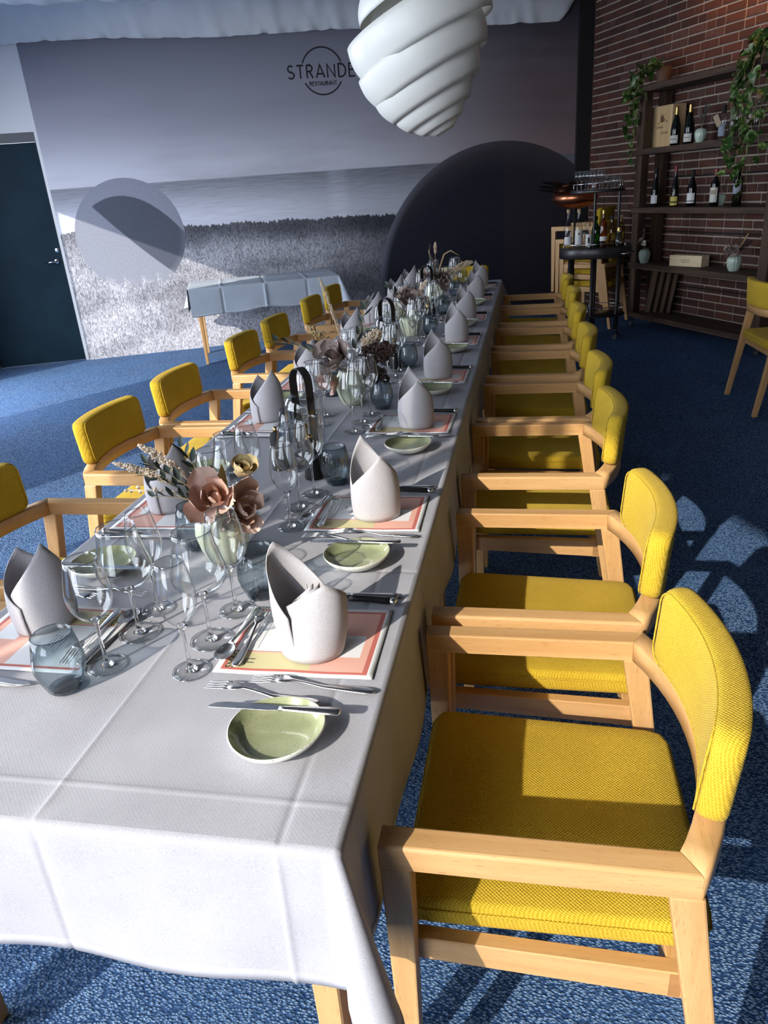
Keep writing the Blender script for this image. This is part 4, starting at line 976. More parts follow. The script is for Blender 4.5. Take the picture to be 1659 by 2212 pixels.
def b1(t):
    bloom(t, (0.012, -0.035, 0.05), (0.15, -0.75, 0.55), 'rose', 9, 1.35, 'flower', 1, 0.9)
    bloom(t, (0.055, -0.01, 0.018), (0.85, -0.55, 0.15), 'rose', 9, 1.15, 'flower', 2, 1.1)
    bloom(t, (0.052, 0.03, 0.085), (0.45, -0.3, 0.8), 'cream', 9, 0.85, 'flower', 3, 0.62)
    bloom(t, (0.03, -0.03, -0.008), (0.5, -0.8, -0.35), 'dark', 8, 0.9, 'flower', 4, 1.0)
    for k, e in enumerate(((-0.20, 0.03, 0.085), (-0.17, 0.015, 0.115), (-0.15, -0.02, 0.045), (-0.10, 0.06, 0.14))): sprig(t, (0, 0, 0.0), e, 10, 1.05, 20 + k, sag=0.03)
    plume(t, (0, 0, 0), (-0.275, 0.055, 0.10), 0.0125, 330, SEED, 5, start=0.42)
    plume(t, (0, 0, 0), (-0.235, 0.115, 0.125), 0.015, 380, SEED, 6, start=0.40)
    plume(t, (0, 0, 0), (-0.225, -0.005, 0.055), 0.012, 16, SEED, 7, 'bud_stem', 0.4, 0.0055)
    for k, (d, m) in enumerate((((-0.025, 0.02, 0.15), 'd'), ((0.005, 0.03, 0.17), 'd'), ((-0.05, 0.04, 0.13), 'd'))):
        lf = obj('large_leaf', leaf_mesh('large_leaf', 0.11, 0.035, EUC if k != 1 else STEM, 0.1, 0.15), t, (0, 0.01, 0.0)); aim(lf, d, k * 1.3)
def b2(t):
    bloom(t, (-0.03, -0.045, 0.055), (-0.35, -0.8, 0.5), 'dark', 11, 1.25, 'flower', 11, 1.0)
    bloom(t, (-0.045, -0.04, -0.005), (-0.5, -0.75, -0.1), 'rose', 7, 1.0, 'flower', 12, 0.7)
    sprig(t, (0, 0, 0), (-0.25, 0.05, 0.10), 12, 1.5, 41, sag=0.04); sprig(t, (0, 0, 0), (0.05, 0.12, 0.20), 8, 1.1, 42)
    plume(t, (0, 0, 0), (-0.085, 0.06, 0.285), 0.008, 200, SEED, 43, 'grass_plume', 0.5, 0.0026)
    plume(t, (0, 0, 0), (-0.055, 0.05, 0.20), 0.006, 120, SEED, 44, 'grass_plume', 0.5, 0.0026)
    plume(t, (0, 0, 0), (0.10, 0.03, 0.12), 0.026, 480, SEED, 45, start=0.45)
    plume(t, (0, 0, 0), (0.14, 0.0, 0.07), 0.040, 700, DRYDARK, 46, 'dark_bloom', 0.3, 0.005); plume(t, (0, 0, 0), (0.12, -0.02, -0.02), 0.030, 380, DRYDARK, 47, 'dark_bloom', 0.35, 0.005)
    plume(t, (0, 0, 0), (-0.13, 0.02, 0.15), 0.018, 60, STEM, 48, 'bud_stem', 0.4, 0.0045)
def b3(t):
    bloom(t, (-0.045, -0.03, 0.01), (-0.5, -0.8, 0.3), 'white', 16, 0.9, 'flower', 21, 1.0)
    bloom(t, (0.015, -0.03, 0.06), (0.2, -0.7, 0.7), 'dark', 12, 1.1, 'flower', 22, 1.1); bloom(t, (-0.03, -0.01, 0.085), (-0.4, -0.4, 0.8), 'dark', 9, 0.85, 'flower', 23, 1.1)
    plume(t, (0, 0, 0), (0.09, 0.03, 0.15), 0.016, 260, SEED, 24, start=0.4); plume(t, (0, 0, 0), (0.06, 0.0, 0.09), 0.03, 300, SEED, 25, start=0.4)
    sprig(t, (0, 0, 0), (-0.11, 0.02, 0.14), 8, 1.2, 26); plume(t, (0, 0, 0), (0.0, 0.02, 0.11), 0.035, 260, DRYDARK, 27, 'dark_bloom', 0.3, 0.005)
def b4(t):
    bloom(t, (0.04, -0.03, 0.03), (0.5, -0.7, 0.4), 'dark', 12, 1.2, 'flower', 31, 1.1); bloom(t, (-0.06, -0.02, 0.06), (-0.4, -0.6, 0.6), 'dark', 10, 0.9, 'flower', 32, 1.1)
    plume(t, (0, 0, 0), (0.01, 0.0, 0.25), 0.010, 160, SEED, 33, 'grass_plume', 0.7, 0.004); plume(t, (0, 0, 0), (0.235, -0.03, 0.15), 0.024, 380, SEED, 34, start=0.5, droop=0.02)
    mb = MB(); mb.sweep([(0, 0, 0), (0.0, 0, 0.12), (-0.03, 0, 0.20), (-0.022, 0, 0.245)], [(0.005, 0.005), (0.005, 0.005), (0.004, 0.004), (0.003, 0.003)], 6); mb.sweep([(0.01, 0, 0.05), (0.06, 0, 0.18), (0.10, 0, 0.20), (0.15, 0, 0.17)], [(0.005, 0.005)] * 3 + [(0.002, 0.002)], 6)
    mb.build('twisted_twig', CORK, t)
    lf = obj('large_leaf', leaf_mesh('large_leaf', 0.20, 0.08, EUC, 0.05, 0.1), t, (0, 0, 0.02)); aim(lf, (-0.25, 0.05, 1), 0.4)
    plume(t, (0, 0, 0), (0.06, -0.02, 0.06), 0.04, 260, DRYDARK, 35, 'dark_bloom', 0.3, 0.005)
BL = ['dried bouquet with dusty pink petals and a cream rose in the nearest vase', 'tall dried bouquet with pampas grass and dark bracts in the second vase', 'dried bouquet with a white hydrangea in the third vase', 'dried bouquet with a twisted twig at the far end of the table']
for (x, y), l, f, k in zip(CP, BL, (b1, b2, b3, b4), (1.0, 1.25, 1.15, 1.15)): bouquet(l, (x, y, TZ + 0.120), f).scale = (k, k, k)
# oil lanterns with a leather strap
def make_lantern():
    t = thing('oil_lantern', 'x', 'lantern')
    mb = MB(); mb.lathe([(0, 0), (0.046, 0), (0.048, 0.003), (0.048, 0.040), (0.044, 0.045), (0, 0.045)], 32); mb.build('lantern_base', BLACK, t)
    mb = MB(); mb.lathe([(0.014, 0.045), (0.014, 0.07), (0.006, 0.074), (0.005, 0.12), (0.009, 0.125), (0.009, 0.135), (0.0, 0.138)], 16); mb.build('burner', BRASS, t)
    mb = MB(); po = [(0.056, 0.0), (0.057, 0.01), (0.057, 0.185), (0.055, 0.205), (0.047, 0.222), (0.036, 0.229), (0.030, 0.230)]
    mb.lathe(po + [(max(0.0, r - 0.002), z - 0.001) for r, z in po[::-1]], 40); mb.build('glass_dome', GLASS, t)
    mb = MB(); pts = [(-0.040, 0, 0.05), (-0.040, 0, 0.20)] + [(-0.040 * math.cos(a), 0, 0.262 + 0.045 * math.sin(a)) for a in [math.pi * i / 12 for i in range(13)]] + [(0.040, 0, 0.20), (0.040, 0, 0.05)]
    mb.sweep(pts, (0.0135, 0.0013), 4, up=(1, 0, 0.001), square=True) if False else None
    rs = []
    for i, p in enumerate(pts):
        a = Vector(pts[min(i + 1, len(pts) - 1)]) - Vector(pts[max(i - 1, 0)]); a.normalize(); nn = Vector((a.z, 0, -a.x)) * 0.0013
        P = Vector(p); rs.append([P + nn + Vector((0, -0.0135, 0)), P + nn + Vector((0, 0.0135, 0)), P - nn + Vector((0, 0.0135, 0)), P - nn + Vector((0, -0.0135, 0))])
    mb.rings(rs, smooth=False); mb.build('strap', LEATHER, t)
    return t
LANT = Kind(make_lantern)
for (x, y), l, rz in (((-0.435, 1.42), 'glass oil lantern with black leather strap, nearest on the long table', -38), ((-0.428, 2.83), 'glass oil lantern with black leather strap, middle one of three', -30), ((-0.42, 4.27), 'glass oil lantern with black leather strap, farthest of three', -30)):
    LANT.put(l, (x, y, TZ - 0.001), R(rz), 'oil lanterns')
def make_mill():
    t = thing('pepper_mill', 'x', 'pepper mill')
    mb = MB(); mb.lathe([(0, 0), (0.027, 0), (0.028, 0.004), (0.024, 0.03), (0.018, 0.062), (0.021, 0.082), (0.0225, 0.085), (0.0225, 0.098), (0.019, 0.112), (0.009, 0.120), (0, 0.121)], 24); mb.build('mill_body', MATTE_BLACK, t)
    mb = MB(); mb.lathe([(0, 0.119), (0.006, 0.120), (0.0095, 0.127), (0.006, 0.134), (0, 0.135)], 16); mb.build('knob', BRASS, t); return t
MILL = Kind(make_mill)
for (x, y), l in (((-0.525, 1.40), 'black pepper mill with brass knob left of the nearest lantern'), ((-0.395, 1.32), 'black pepper mill with brass knob right of the nearest lantern'), ((-0.385, 2.74), 'black pepper mill beside the middle lantern'), ((-0.505, 4.20), 'black pepper mill beside the farthest lantern')):
    MILL.put(l, (x, y, TZ - 0.001), 0, 'pepper mills')

# ================================================================== PENDANT LAMP
pl = thing('pendant_lamp', 'white layered pendant lamp of tilted shade bands above the table', 'lamp', (-0.205, 2.78, 2.02), R(8))
BANDS = [(0.085, 0.40, 0.07, 0.16), (0.150, 0.335, 0.085, 0.225), (0.222, 0.25, 0.095, 0.282), (0.292, 0.075, 0.135, 0.286), (0.272, -0.04, 0.125, 0.245), (0.230, -0.135, 0.108, 0.192), (0.176, -0.208, 0.088, 0.136), (0.120, -0.260, 0.065, 0.084), (0.070, -0.294, 0.042, 0.036)]
for k, (r0, zc, wd, r1) in enumerate(BANDS):
    mb = MB(); n = 80; tl = R(25); rs = []
    for v in range(7):
        q = v / 6; rr = r0 + (r1 - r0) * q; rr += 0.012 * math.sin(math.pi * q); z = wd * (0.5 - q)
        ring = []
        for j in range(n):
            a = 2 * math.pi * j / n; x, y = rr * math.cos(a), rr * math.sin(a)
            ring.append((x * math.cos(tl) - z * math.sin(tl) + 0.016 * max(0, k - 3), y, zc * 0.94 + z * math.cos(tl) + x * math.sin(tl) * (0.55 + 0.45 * min(1, (k + 1) / 5))))
        rs.append(ring)
    mb.rings(rs, True, False, False); mb.build('shade_band', LAMPWHITE, pl, solid=0.0016)
mb = MB()
for a in (0, 90, 45):
    c, s = math.cos(R(a)), math.sin(R(a)); t_ = 0.0012
    mb.hexa([(-0.23 * c - s * t_, -0.23 * s + c * t_, 0.02), (0.23 * c - s * t_, 0.23 * s + c * t_, 0.02), (0.23 * c + s * t_, 0.23 * s - c * t_, 0.02), (-0.23 * c + s * t_, -0.23 * s - c * t_, 0.02)],
            [(-0.17 * c - s * t_, -0.17 * s + c * t_, 0.17), (0.17 * c - s * t_, 0.17 * s + c * t_, 0.17), (0.17 * c + s * t_, 0.17 * s - c * t_, 0.17), (-0.17 * c + s * t_, -0.17 * s - c * t_, 0.17)])
mb.build('inner_frame', LAMPWHITE, pl)
for k in range(3):
    a = R(30 + 120 * k); mb = MB(); mb.sweep([(0.10 * math.cos(a), 0.10 * math.sin(a), -0.10), (0.06 * math.cos(a), 0.06 * math.sin(a), 0.42)], (0.003, 0.003), 8); mb.build('rod', CHROME, pl)
mb = MB(); mb.lathe([(0, -0.05), (0.03, -0.045), (0.045, 0.0), (0.04, 0.04), (0.02, 0.07), (0.02, 0.42), (0, 0.42)], 20); mb.build('bulb_holder', WHITE, pl)
mb = MB(); mb.sweep([(0, 0, 0.42), (0, 0, CZ - 2.02)], (0.003, 0.003), 8); mb.build('cord', WHITE, pl)

# ================================================================== WINE RACK ON THE BRICK WALL
XF, YF = 1.888 - 0.44, -0.371          # rack's left front corner in the wall frame
def WP(s, d, z):                        # s along the rack front (0.. towards the camera), d depth behind the front
    p = W0 + WD * (XF + s) + WN * (YF + d); return Vector((p.x, p.y, z))
RKL, RKD = 1.91, 0.345
SH = [0.152, 0.645, 1.175, 1.70, 2.24]
rack = thing('wine_rack', 'dark reclaimed wood wine rack against the brick wall', 'shelf', WP(0, 0, 0), WALL_ROT)
for z in SH:
    for k in range(2):
        mb = MB(); mb.box(0.0 + (0.0 if z > 0.3 else 0.1), RKL - 0.105, k * RKD / 2 + 0.002, (k + 1) * RKD / 2 - 0.002, z - 0.052, z); mb.build('shelf_board', DARKWOOD[0], rack, bevel=0.003, seg=1)
for (x, y) in ((0.012, 0.02), (0.012, RKD - 0.105), (RKL - 0.10, 0.0), (RKL - 0.10, RKD - 0.10)):
    for a, b in zip([0.10] + SH[:-1], [SH[0] - 0.054] + [q - 0.054 for q in SH[1:]]):
        if b - a < 0.02 or (x > 1 and a > 0.11): continue
        if x < 1: mb = MB(); mb.box(x, x + 0.10, y, y + 0.085, a + 0.001, b); mb.build('post', DARKWOOD[2], rack, bevel=0.003, seg=1)
    if x > 1: mb = MB(); mb.box(x, x + 0.10, y, y + 0.09, 0.10, 2.24); mb.build('post', DARKWOOD[2], rack, bevel=0.003, seg=1)
for z in (0.42, 0.93, 1.43):
    mb = MB(); mb.sweep([(0.10, RKD - 0.02, z), (RKL - 0.10, RKD - 0.02, z)], (0.006, 0.006), 8); mb.build('iron_rod', MATTE_BLACK, rack)
def caster_mesh():
    mb = MB(); mb.lathe([(0, -0.012), (0.028, -0.012), (0.032, -0.008), (0.032, 0.008), (0.028, 0.012), (0, 0.012)], 20)
    mb.v = [(x, z, y + 0.032) for x, y, z in mb.v]; w_ = mb.mesh('wheel', RUBBER)
    mb = MB(); mb.box(-0.012, 0.012, -0.018, -0.014, 0.03, 0.085); mb.box(-0.012, 0.012, 0.014, 0.018, 0.03, 0.085); mb.box(-0.022, 0.022, -0.02, 0.02, 0.085, 0.10); f_ = mb.mesh('fork', CHROME); return w_, f_
CW, CF = caster_mesh()
for x in (0.06, RKL - 0.05):
    for y in (0.05, RKD - 0.05):
        f_ = obj('caster_fork', CF, rack, (x, y, 0)); obj('caster_wheel', CW, f_)
for k in range(4):
    o = MB(); o.box(0, 0.085, 0, 0.02, 0, 0.43); tag(o.build('loose_plank', DARKWOOD[2], None, bevel=0.002, seg=1), ['first', 'second', 'third', 'fourth'][k] + ' loose dark plank from the left leaning under the lowest rack shelf', 'plank', 'planks leaning in the rack')
    pk = bpy.data.objects[[n for n in bpy.data.objects.keys() if n.startswith('loose_plank')][-1]]
    pk.location = WP(0.17 + 0.055 * k, 0.12 + 0.04 * k, 0.154); pk.rotation_euler = (R(-8), R(3), WALL_ROT)
# bottles
def make_bottle(name, label, loc, pr, glass, caps, lab=None, cat='wine bottle', group=None, rz=None, capz=None, n=28):
    t = thing(name, label, cat, loc, WALL_ROT if rz is None else rz, group)
    mb = MB(); mb.lathe([(0, 0)] + pr + [(0, pr[-1][1])], n); b = mb.build('bottle_glass', glass, t)
    if caps:
        r0 = [r for r, z in pr][-1]; zt = pr[-1][1]; zc = capz or zt - 0.055
        mb = MB(); mb.lathe([(r0 + 0.0012 + (0.0018 if zc < zt - 0.02 else 0), zc), (r0 + 0.0012, zt - 0.012), (r0 + 0.002, zt - 0.004), (r0 + 0.001, zt + 0.002), (0, zt + 0.002)], 20); mb.build('capsule', caps, t)
    if lab:
        z0, z1, m, arcw = lab[:4]; rb = max(r for r, z in pr) + 0.0006; mb = MB()
        mb.grid(lambda u, v: (rb * math.sin(R((u - 0.5) * arcw)), -rb * math.cos(R((u - 0.5) * arcw)), z0 + (z1 - z0) * v), 12, 1); lo = mb.build('label', m, t, normals=False)
        if len(lab) > 4:
            for (a, bz, wdt, mm) in lab[4]:
                mb = MB(); r2 = rb + 0.0004
                mb.grid(lambda u, v: (r2 * math.sin(R((u - 0.5) * wdt)), -r2 * math.cos(R((u - 0.5) * wdt)), a + (bz - a) * v), 8, 1); mb.build('label_print', mm, lo, normals=False)
    return t
RIES = [(0.034, 0), (0.037, 0.005), (0.037, 0.12), (0.034, 0.16), (0.022, 0.225), (0.0145, 0.27), (0.0135, 0.345), (0.0145, 0.35)]
BURG = [(0.037, 0), (0.041, 0.005), (0.041, 0.15), (0.036, 0.18), (0.020, 0.225), (0.0145, 0.245), (0.0135, 0.30), (0.0145, 0.305)]
BORD = [(0.035, 0), (0.0375, 0.005), (0.0375, 0.185), (0.034, 0.20), (0.018, 0.222), (0.0145, 0.235), (0.0135, 0.295), (0.0145, 0.30)]
CHAMP = [(0.038, 0), (0.044, 0.006), (0.044, 0.14), (0.038, 0.18), (0.022, 0.235), (0.0155, 0.265), (0.0145, 0.31), (0.0155, 0.318)]
CLEAR = [(0.030, 0), (0.033, 0.004), (0.033, 0.195), (0.029, 0.21), (0.015, 0.222), (0.0145, 0.26), (0.0165, 0.264), (0.0165, 0.285)]
TW_ = [WALL_ROT + R(a) for a in (28, 33, 30, 26, 30)]
q = [(-0.061, RIES, BOTTLE_DARK, MATTE_BLACK, (0.03, 0.105, PAPER_W, 120), 'slender dark wine bottle with white label at the left of the middle shelf', 0),
     (0.237, RIES, BOTTLE_DARK, FOIL_R, (0.012, 0.09, PAPER_Y, 130, [(0.035, 0.047, 110, INK)]), 'green wine bottle with bright yellow label on the middle shelf', 1),
     (0.479, BURG, BOTTLE_BLACK, MATTE_BLACK, (0.03, 0.115, PAPER_W, 120, [(0.045, 0.052, 118, INK)]), 'broad black wine bottle with white and black label on the middle shelf', 2),
     (0.781, BORD, BOTTLE_BLACK, FOIL_R, (0.035, 0.155, PAPER, 120, [(0.10, 0.135, 60, KRAFT)]), 'wine bottle with red capsule and large cream label on the middle shelf', 3),
     (1.059, BORD, BOTTLE_BLACK, MATTE_BLACK, (0.10, 0.18, PAPER_B, 120, [(0.15, 0.157, 20, INK)]), 'tall black wine bottle with blue grey label beside the hanging leaves', 4)]
for s, pr, gl, cp, lb, l, k in q: make_bottle('wine_bottle', l, WP(s + 0.44 - 0.13, 0.10, SH[2] + 0.0006), [(r, z * (1.12 if k == 4 else 1)) for r, z in pr], gl, cp, lb, group='wine bottles on the middle shelf', rz=TW_[k])
mb = MB(); mb.grid(lambda u, v: (0.0335 * math.sin(R((u - 0.5) * 110)), -0.0335 * math.cos(R((u - 0.5) * 110)), 0.150 + 0.022 * v), 8, 1)
for k, (s, l) in enumerate(((0.181, 'champagne bottle with gold foil standing before the wooden wine crate'), (0.37, 'champagne bottle with gold foil beside the small ribbed vase'))):
    make_bottle('champagne_bottle', l, WP(s + 0.44 - 0.13, 0.10, SH[3] + 0.0006), CHAMP, BOTTLE_DARK, FOIL_G, (0.018, 0.085, PAPER, 110, [(0.05, 0.056, 70, BROWNINK)]), group='champagne bottles on the upper shelf', rz=WALL_ROT + R(28), capz=0.215)
for k, s in enumerate((0.80, 0.895, 0.985, 1.075, 1.19)):
    l = ['clear square-shouldered bottle with white label, leftmost of the tagged bottles', 'clear bottle with brown paper tag, second of the tagged bottles', 'clear bottle, third of the tagged bottles on the upper shelf', 'clear bottle with large brown tag, fourth of the tagged bottles', 'clear bottle half hidden by hanging leaves on the upper shelf'][k]
    bt = make_bottle('spirit_bottle', l, WP(s + 0.44 - 0.13, 0.10 + 0.02 * (k % 2), SH[3] + 0.0006), [(r, z * (0.92 if k == 0 else 1)) for r, z in CLEAR], BOTTLE_CLEAR, CORK if k else MATTE_BLACK, (0.03, 0.12, PAPER_B, 120) if k == 0 else None, 'bottle', 'clear bottles on the upper shelf', WALL_ROT + R(22), capz=0.262 if k else None)
    if k in (1, 3):
        mb = MB(); mb.box(-0.022, 0.022, -0.037, -0.0355, 0.09, 0.185); tg = mb.build('paper_tag', KRAFT, bt); tg.rotation_euler = (0, R(-28 if k == 1 else 10), 0); tg.location = (-0.055 if k == 1 else 0.03, 0, 0.03)
# wooden wine crate, boxes, vases on the rack
crate = thing('wine_crate', 'upright pine wine crate with a burnt crest on the upper shelf', 'crate', WP(0.03, 0.16, SH[3] + 0.0006), WALL_ROT + R(-3), None)
mb = MB(); mb.box(0, 0.34, 0, 0.012, 0, 0.355); mb.build('crate_front', PINE, crate, bevel=0.0015, seg=1)
mb = MB(); mb.box(0, 0.34, 0.012, 0.14, 0, 0.012); mb.box(0, 0.34, 0.012, 0.14, 0.343, 0.355); mb.box(0, 0.012, 0.012, 0.14, 0.012, 0.343); mb.box(0.328, 0.34, 0.012, 0.14, 0.012, 0.343); mb.build('crate_sides', PINE, crate)
fnp = lambda x, z, d: (x, -0.0003 - d, z)
mb = MB(); 
for rct in ((0.155, 0.205, 0.215, 0.265), (0.155, 0.163, 0.265, 0.282), (0.176, 0.184, 0.265, 0.285), (0.197, 0.205, 0.265, 0.282), (0.21, 0.225, 0.222, 0.242), (0.112, 0.135, 0.205, 0.213), (0.245, 0.268, 0.215, 0.224)): mb.box(rct[0], rct[1], -0.0008, -0.0001, rct[2], rct[3])
mb.build('crest_print', BROWNINK, crate)
mb = MB()
def script(x0, z0, L, h, seed):
    r = random.Random(seed); pts = []
    pts += [(x0 + 0.012 + 0.013 * math.cos(a), z0 + h * 0.9 + h * 0.75 * math.sin(a)) for a in [R(40 + 20 * i) for i in range(14)]] + [(x0 + 0.03, z0 + h * 1.5), (x0 + 0.012, z0 - h * 0.5)]
    n = int(L / 0.006)
    pts2 = [(x0 + 0.024 + L * i / (n * 3), z0 + (h * 0.5 * (1 + math.sin(i * 2.1))) * (1.5 if (i // 6) % 4 == 2 else 0.8)) for i in range(n * 3)]
    for p in (pts, pts2): ribbon(mb, p, 0.0022, fnp, 0.0004)
script(0.085, 0.165, 0.095, 0.016, 1); script(0.165, 0.115, 0.10, 0.016, 2); mb.build('script_print', BROWNINK, crate)
kb = thing('knife_box', 'small pale wooden box with black lettering on the lower shelf', 'box', WP(0.60, 0.06, SH[1] + 0.0006), WALL_ROT + R(14))
mb = MB(); mb.box(0, 0.36, 0, 0.11, 0, 0.088); mb.build('box_body', BIRCH, kb, bevel=0.002, seg=1)
mb = MB(); mb.box(-0.001, 0.361, -0.001, 0.111, 0.0885, 0.1005); mb.build('box_lid', BIRCH, kb, bevel=0.002, seg=1)
obj('lettering', text_mesh('LAGUIOLE', 0.021, INK), kb, (0.18, -0.0012, 0.058), rot=(R(90), 0, 0))
mb = MB(); fnk = lambda x, z, d: (x, -0.0004 - d, z)
ribbon(mb, [(0.14 + 0.08 * i / 40, 0.040 + 0.004 * math.sin(i * 1.3) * (1.6 if i % 13 < 3 else 0.8)) for i in range(41)], 0.002, fnk, 0.0004); mb.build('script_print', INK, kb)
make_vase('shelf_vase', 'mint ribbed vase at the right of the lower shelf', WP(1.109 + 0.44 - 0.16, 0.13, SH[1] + 0.0006), 0.062, 0.135, VASE_P, 'ribbed vases on the rack', 16, 0.5)
make_vase('shelf_vase', 'shadowed ribbed vase at the left of the lower shelf', WP(-0.141 + 0.44 - 0.10, 0.06, SH[1] + 0.0006), 0.056, 0.135, VASE_P, 'ribbed vases on the rack', 16, 0.45)
make_vase('shelf_vase', 'small ribbed vase beside the champagne on the upper shelf', WP(0.528 + 0.44 - 0.13, 0.10, SH[3] + 0.0006), 0.050, 0.115, VASE_P, 'ribbed vases on the rack', 16, 0.35)
make_vase('shelf_vase', 'small striped vase half behind a bottle on the middle shelf', WP(0.857 + 0.44 - 0.24, 0.20, SH[2] + 0.0006), 0.042, 0.10, VASE_P, 'ribbed vases on the rack', 16, 0.35)
def sb1(t):
    bloom(t, (-0.02, -0.035, 0.05), (-0.2, -0.9, 0.3), 'dark', 12, 1.15, 'flower', 51, 1.0); bloom(t, (0.04, -0.03, 0.045), (0.3, -0.8, 0.3), 'dark', 9, 1.0, 'flower', 52, 1.0)
    plume(t, (0, 0, 0), (0.15, 0.03, 0.13), 0.03, 260, DRYDARK, 53, 'dark_bloom', 0.3, 0.005); plume(t, (0, 0, 0), (-0.10, 0, 0.06), 0.03, 160, DRYDARK, 54, 'dark_bloom', 0.3, 0.005)
    mb = MB(); mb.sweep([(0, 0, 0), (0.13, 0.0, 0.19)], [(0.004, 0.004), (0.006, 0.006)], 6); mb.build('dried_pod', CORK, t); sprig(t, (0, 0, 0), (0.03, 0.03, 0.2), 10, 1.0, 55)
def sb2(t):
    bloom(t, (0.03, -0.03, 0.06), (0.4, -0.7, 0.4), 'white', 8, 0.6, 'flower', 61, 1.0); bloom(t, (-0.02, -0.02, 0.09), (-0.3, -0.5, 0.6), 'dark', 10, 1.0, 'flower', 62, 1.0); sprig(t, (0, 0, 0), (-0.04, 0.0, 0.17), 8, 1.1, 63)
def sb3(t):
    plume(t, (0, 0, 0), (-0.05, 0.0, 0.17), 0.025, 120, PETAL_D, 71, 'heather', 0.4, 0.005); sprig(t, (0, 0, 0), (0.08, 0.0, 0.17), 10, 1.0, 72); sprig(t, (0, 0, 0), (0.02, 0.02, 0.20), 10, 1.0, 73)
def sb4(t):
    plume(t, (0, 0, 0), (-0.03, 0.0, 0.20), 0.006, 80, SEED, 81, 'grass_plume', 0.4, 0.003); sprig(t, (0, 0, 0), (0.07, 0.0, 0.12), 10, 1.0, 82)
for (s, d, z, f, l) in ((1.389, 0.13, SH[1] + 0.125, sb1, 'dark mauve dried bouquet in the mint vase on the lower shelf'), (0.199, 0.06, SH[1] + 0.125, sb2, 'dim dried bouquet with pale blooms at the left of the lower shelf'), (0.838, 0.10, SH[3] + 0.105, sb3, 'sprig of purple heather in the small upper shelf vase'), (1.057, 0.20, SH[2] + 0.09, sb4, 'thin dried grasses in the striped vase on the middle shelf')):
    b = bouquet(l, WP(s, d, z), f, 'dried bouquets on the rack'); b.rotation_euler = (0, 0, WALL_ROT)

# --- trailing pothos
PLM = [leaf_mesh('leaf', 0.085, 0.066, POTHOS, -0.18, 0.10, 'heart', 7, 4), leaf_mesh('leaf', 0.066, 0.050, POTHOS, -0.10, 0.16, 'heart', 7, 4)]
def pothos(label, base, pot_h, strands, n_leaf, seed):
    r = random.Random(seed); t = thing('trailing_pothos', label, 'plant', base, WALL_ROT, 'trailing pothos plants')
    mb = MB(); mb.lathe([(0, 0.0), (0.055, 0.0), (0.06, 0.01), (0.07, pot_h), (0.062, pot_h), (0.055, pot_h * 0.9), (0, pot_h * 0.88)], 24); mb.build('pot', TERRA, t)
    for k, (ex, ey, drop) in enumerate(strands):
        pts = []; N = 14
        for i in range(N + 1):
            u = i / N; up = 0.10 * math.sin(min(1, u * 4) * math.pi / 2) * (1 - u * 0.3)
            pts.append(Vector((ex * min(1, u * 2.5) + r.uniform(-0.012, 0.012), ey * min(1, u * 2.5) + 0.015 * math.sin(u * 9 + k), pot_h * 0.85 + up - drop * max(0, u - 0.12) ** 1.05)))
        mb = MB(); mb.sweep(pts, (0.0018, 0.0018), 5); vine = mb.build('vine', STEM, t)
        for j in range(n_leaf):
            u = 0.06 + 0.94 * (j + r.random()) / n_leaf; i = min(N - 1, int(u * N)); p = pts[i].lerp(pts[i + 1], u * N - i)
            lf = obj('leaf', PLM[r.randrange(2)], vine, p + Vector((r.uniform(-0.025, 0.025), r.uniform(-0.03, 0.02), r.uniform(-0.02, 0.02)))); lf.scale = (r.uniform(0.75, 1.25),) * 3
            aim(lf, (r.uniform(-1, 1), r.uniform(-1.1, 0.35), r.uniform(-1.1, 0.25)), r.uniform(-1.2, 1.2))
    return t
pothos('trailing pothos hanging at the left end of the wine rack', WP(0.16, 0.17, SH[4] + 0.0006), 0.14,
       [(-0.26, -0.10, 0.55), (-0.20, -0.16, 0.85), (-0.14, -0.20, 0.95), (-0.22, -0.20, 0.70), (-0.12, -0.19, 0.60), (-0.30, -0.15, 0.35), (-0.18, -0.18, 1.0), (-0.05, -0.18, 0.30)], 13, 4)
pothos('trailing pothos hanging over the right end of the wine rack', WP(1.52, 0.12, SH[4] + 0.0006), 0.14,
       [(-0.10, -0.17, 0.75), (-0.02, -0.19, 1.20), (0.04, -0.19, 1.30), (-0.06, -0.20, 1.05), (0.12, -0.18, 1.25), (0.18, -0.16, 1.1), (0.02, -0.21, 0.9), (-0.12, -0.19, 1.12), (0.09, -0.21, 1.38), (0.22, -0.16, 0.8)], 15, 9)

# ================================================================== DRINKS TROLLEY
CT = Vector((0.85, 7.13, 0)); CTR = R(-8)
cart = thing('drinks_trolley', 'dark oval drinks trolley with three tiers and casters', 'trolley', CT, CTR)
def oval(mb, rx, ry, z0, z1, lip=0.0, n=56):
    pr = [(0, z0), (1, z0), (1.012, z0 + 0.004), (1.012, z1 - 0.004), (1.0, z1), (0, z1)]
    mb.rings([[(rx * k * math.cos(2 * math.pi * j / n) if k else 0.0001 * math.cos(2 * math.pi * j / n), ry * k * math.sin(2 * math.pi * j / n) if k else 0.0001 * math.sin(2 * math.pi * j / n), z) for j in range(n)] for k, z in pr])
def ring_rail(rx, ry, z, r=0.004, n=60, a0=0, a1=360):
    mb = MB(); mb.sweep([(rx * math.cos(R(a)), ry * math.sin(R(a)), z) for a in [a0 + (a1 - a0) * i / n for i in range(n + 1)]], (r, r), 8); return mb
mb = MB(); oval(mb, 0.335, 0.22, 0.775, 0.868); mb.build('main_tray', CARTBLACK, cart)
mb = MB(); oval(mb, 0.245, 0.16, 1.352, 1.378); mb.build('top_tray', CARTBLACK, cart)
mb = MB(); oval(mb, 0.30, 0.20, 0.225, 0.245); mb.build('bottom_shelf', CARTBLACK, cart)
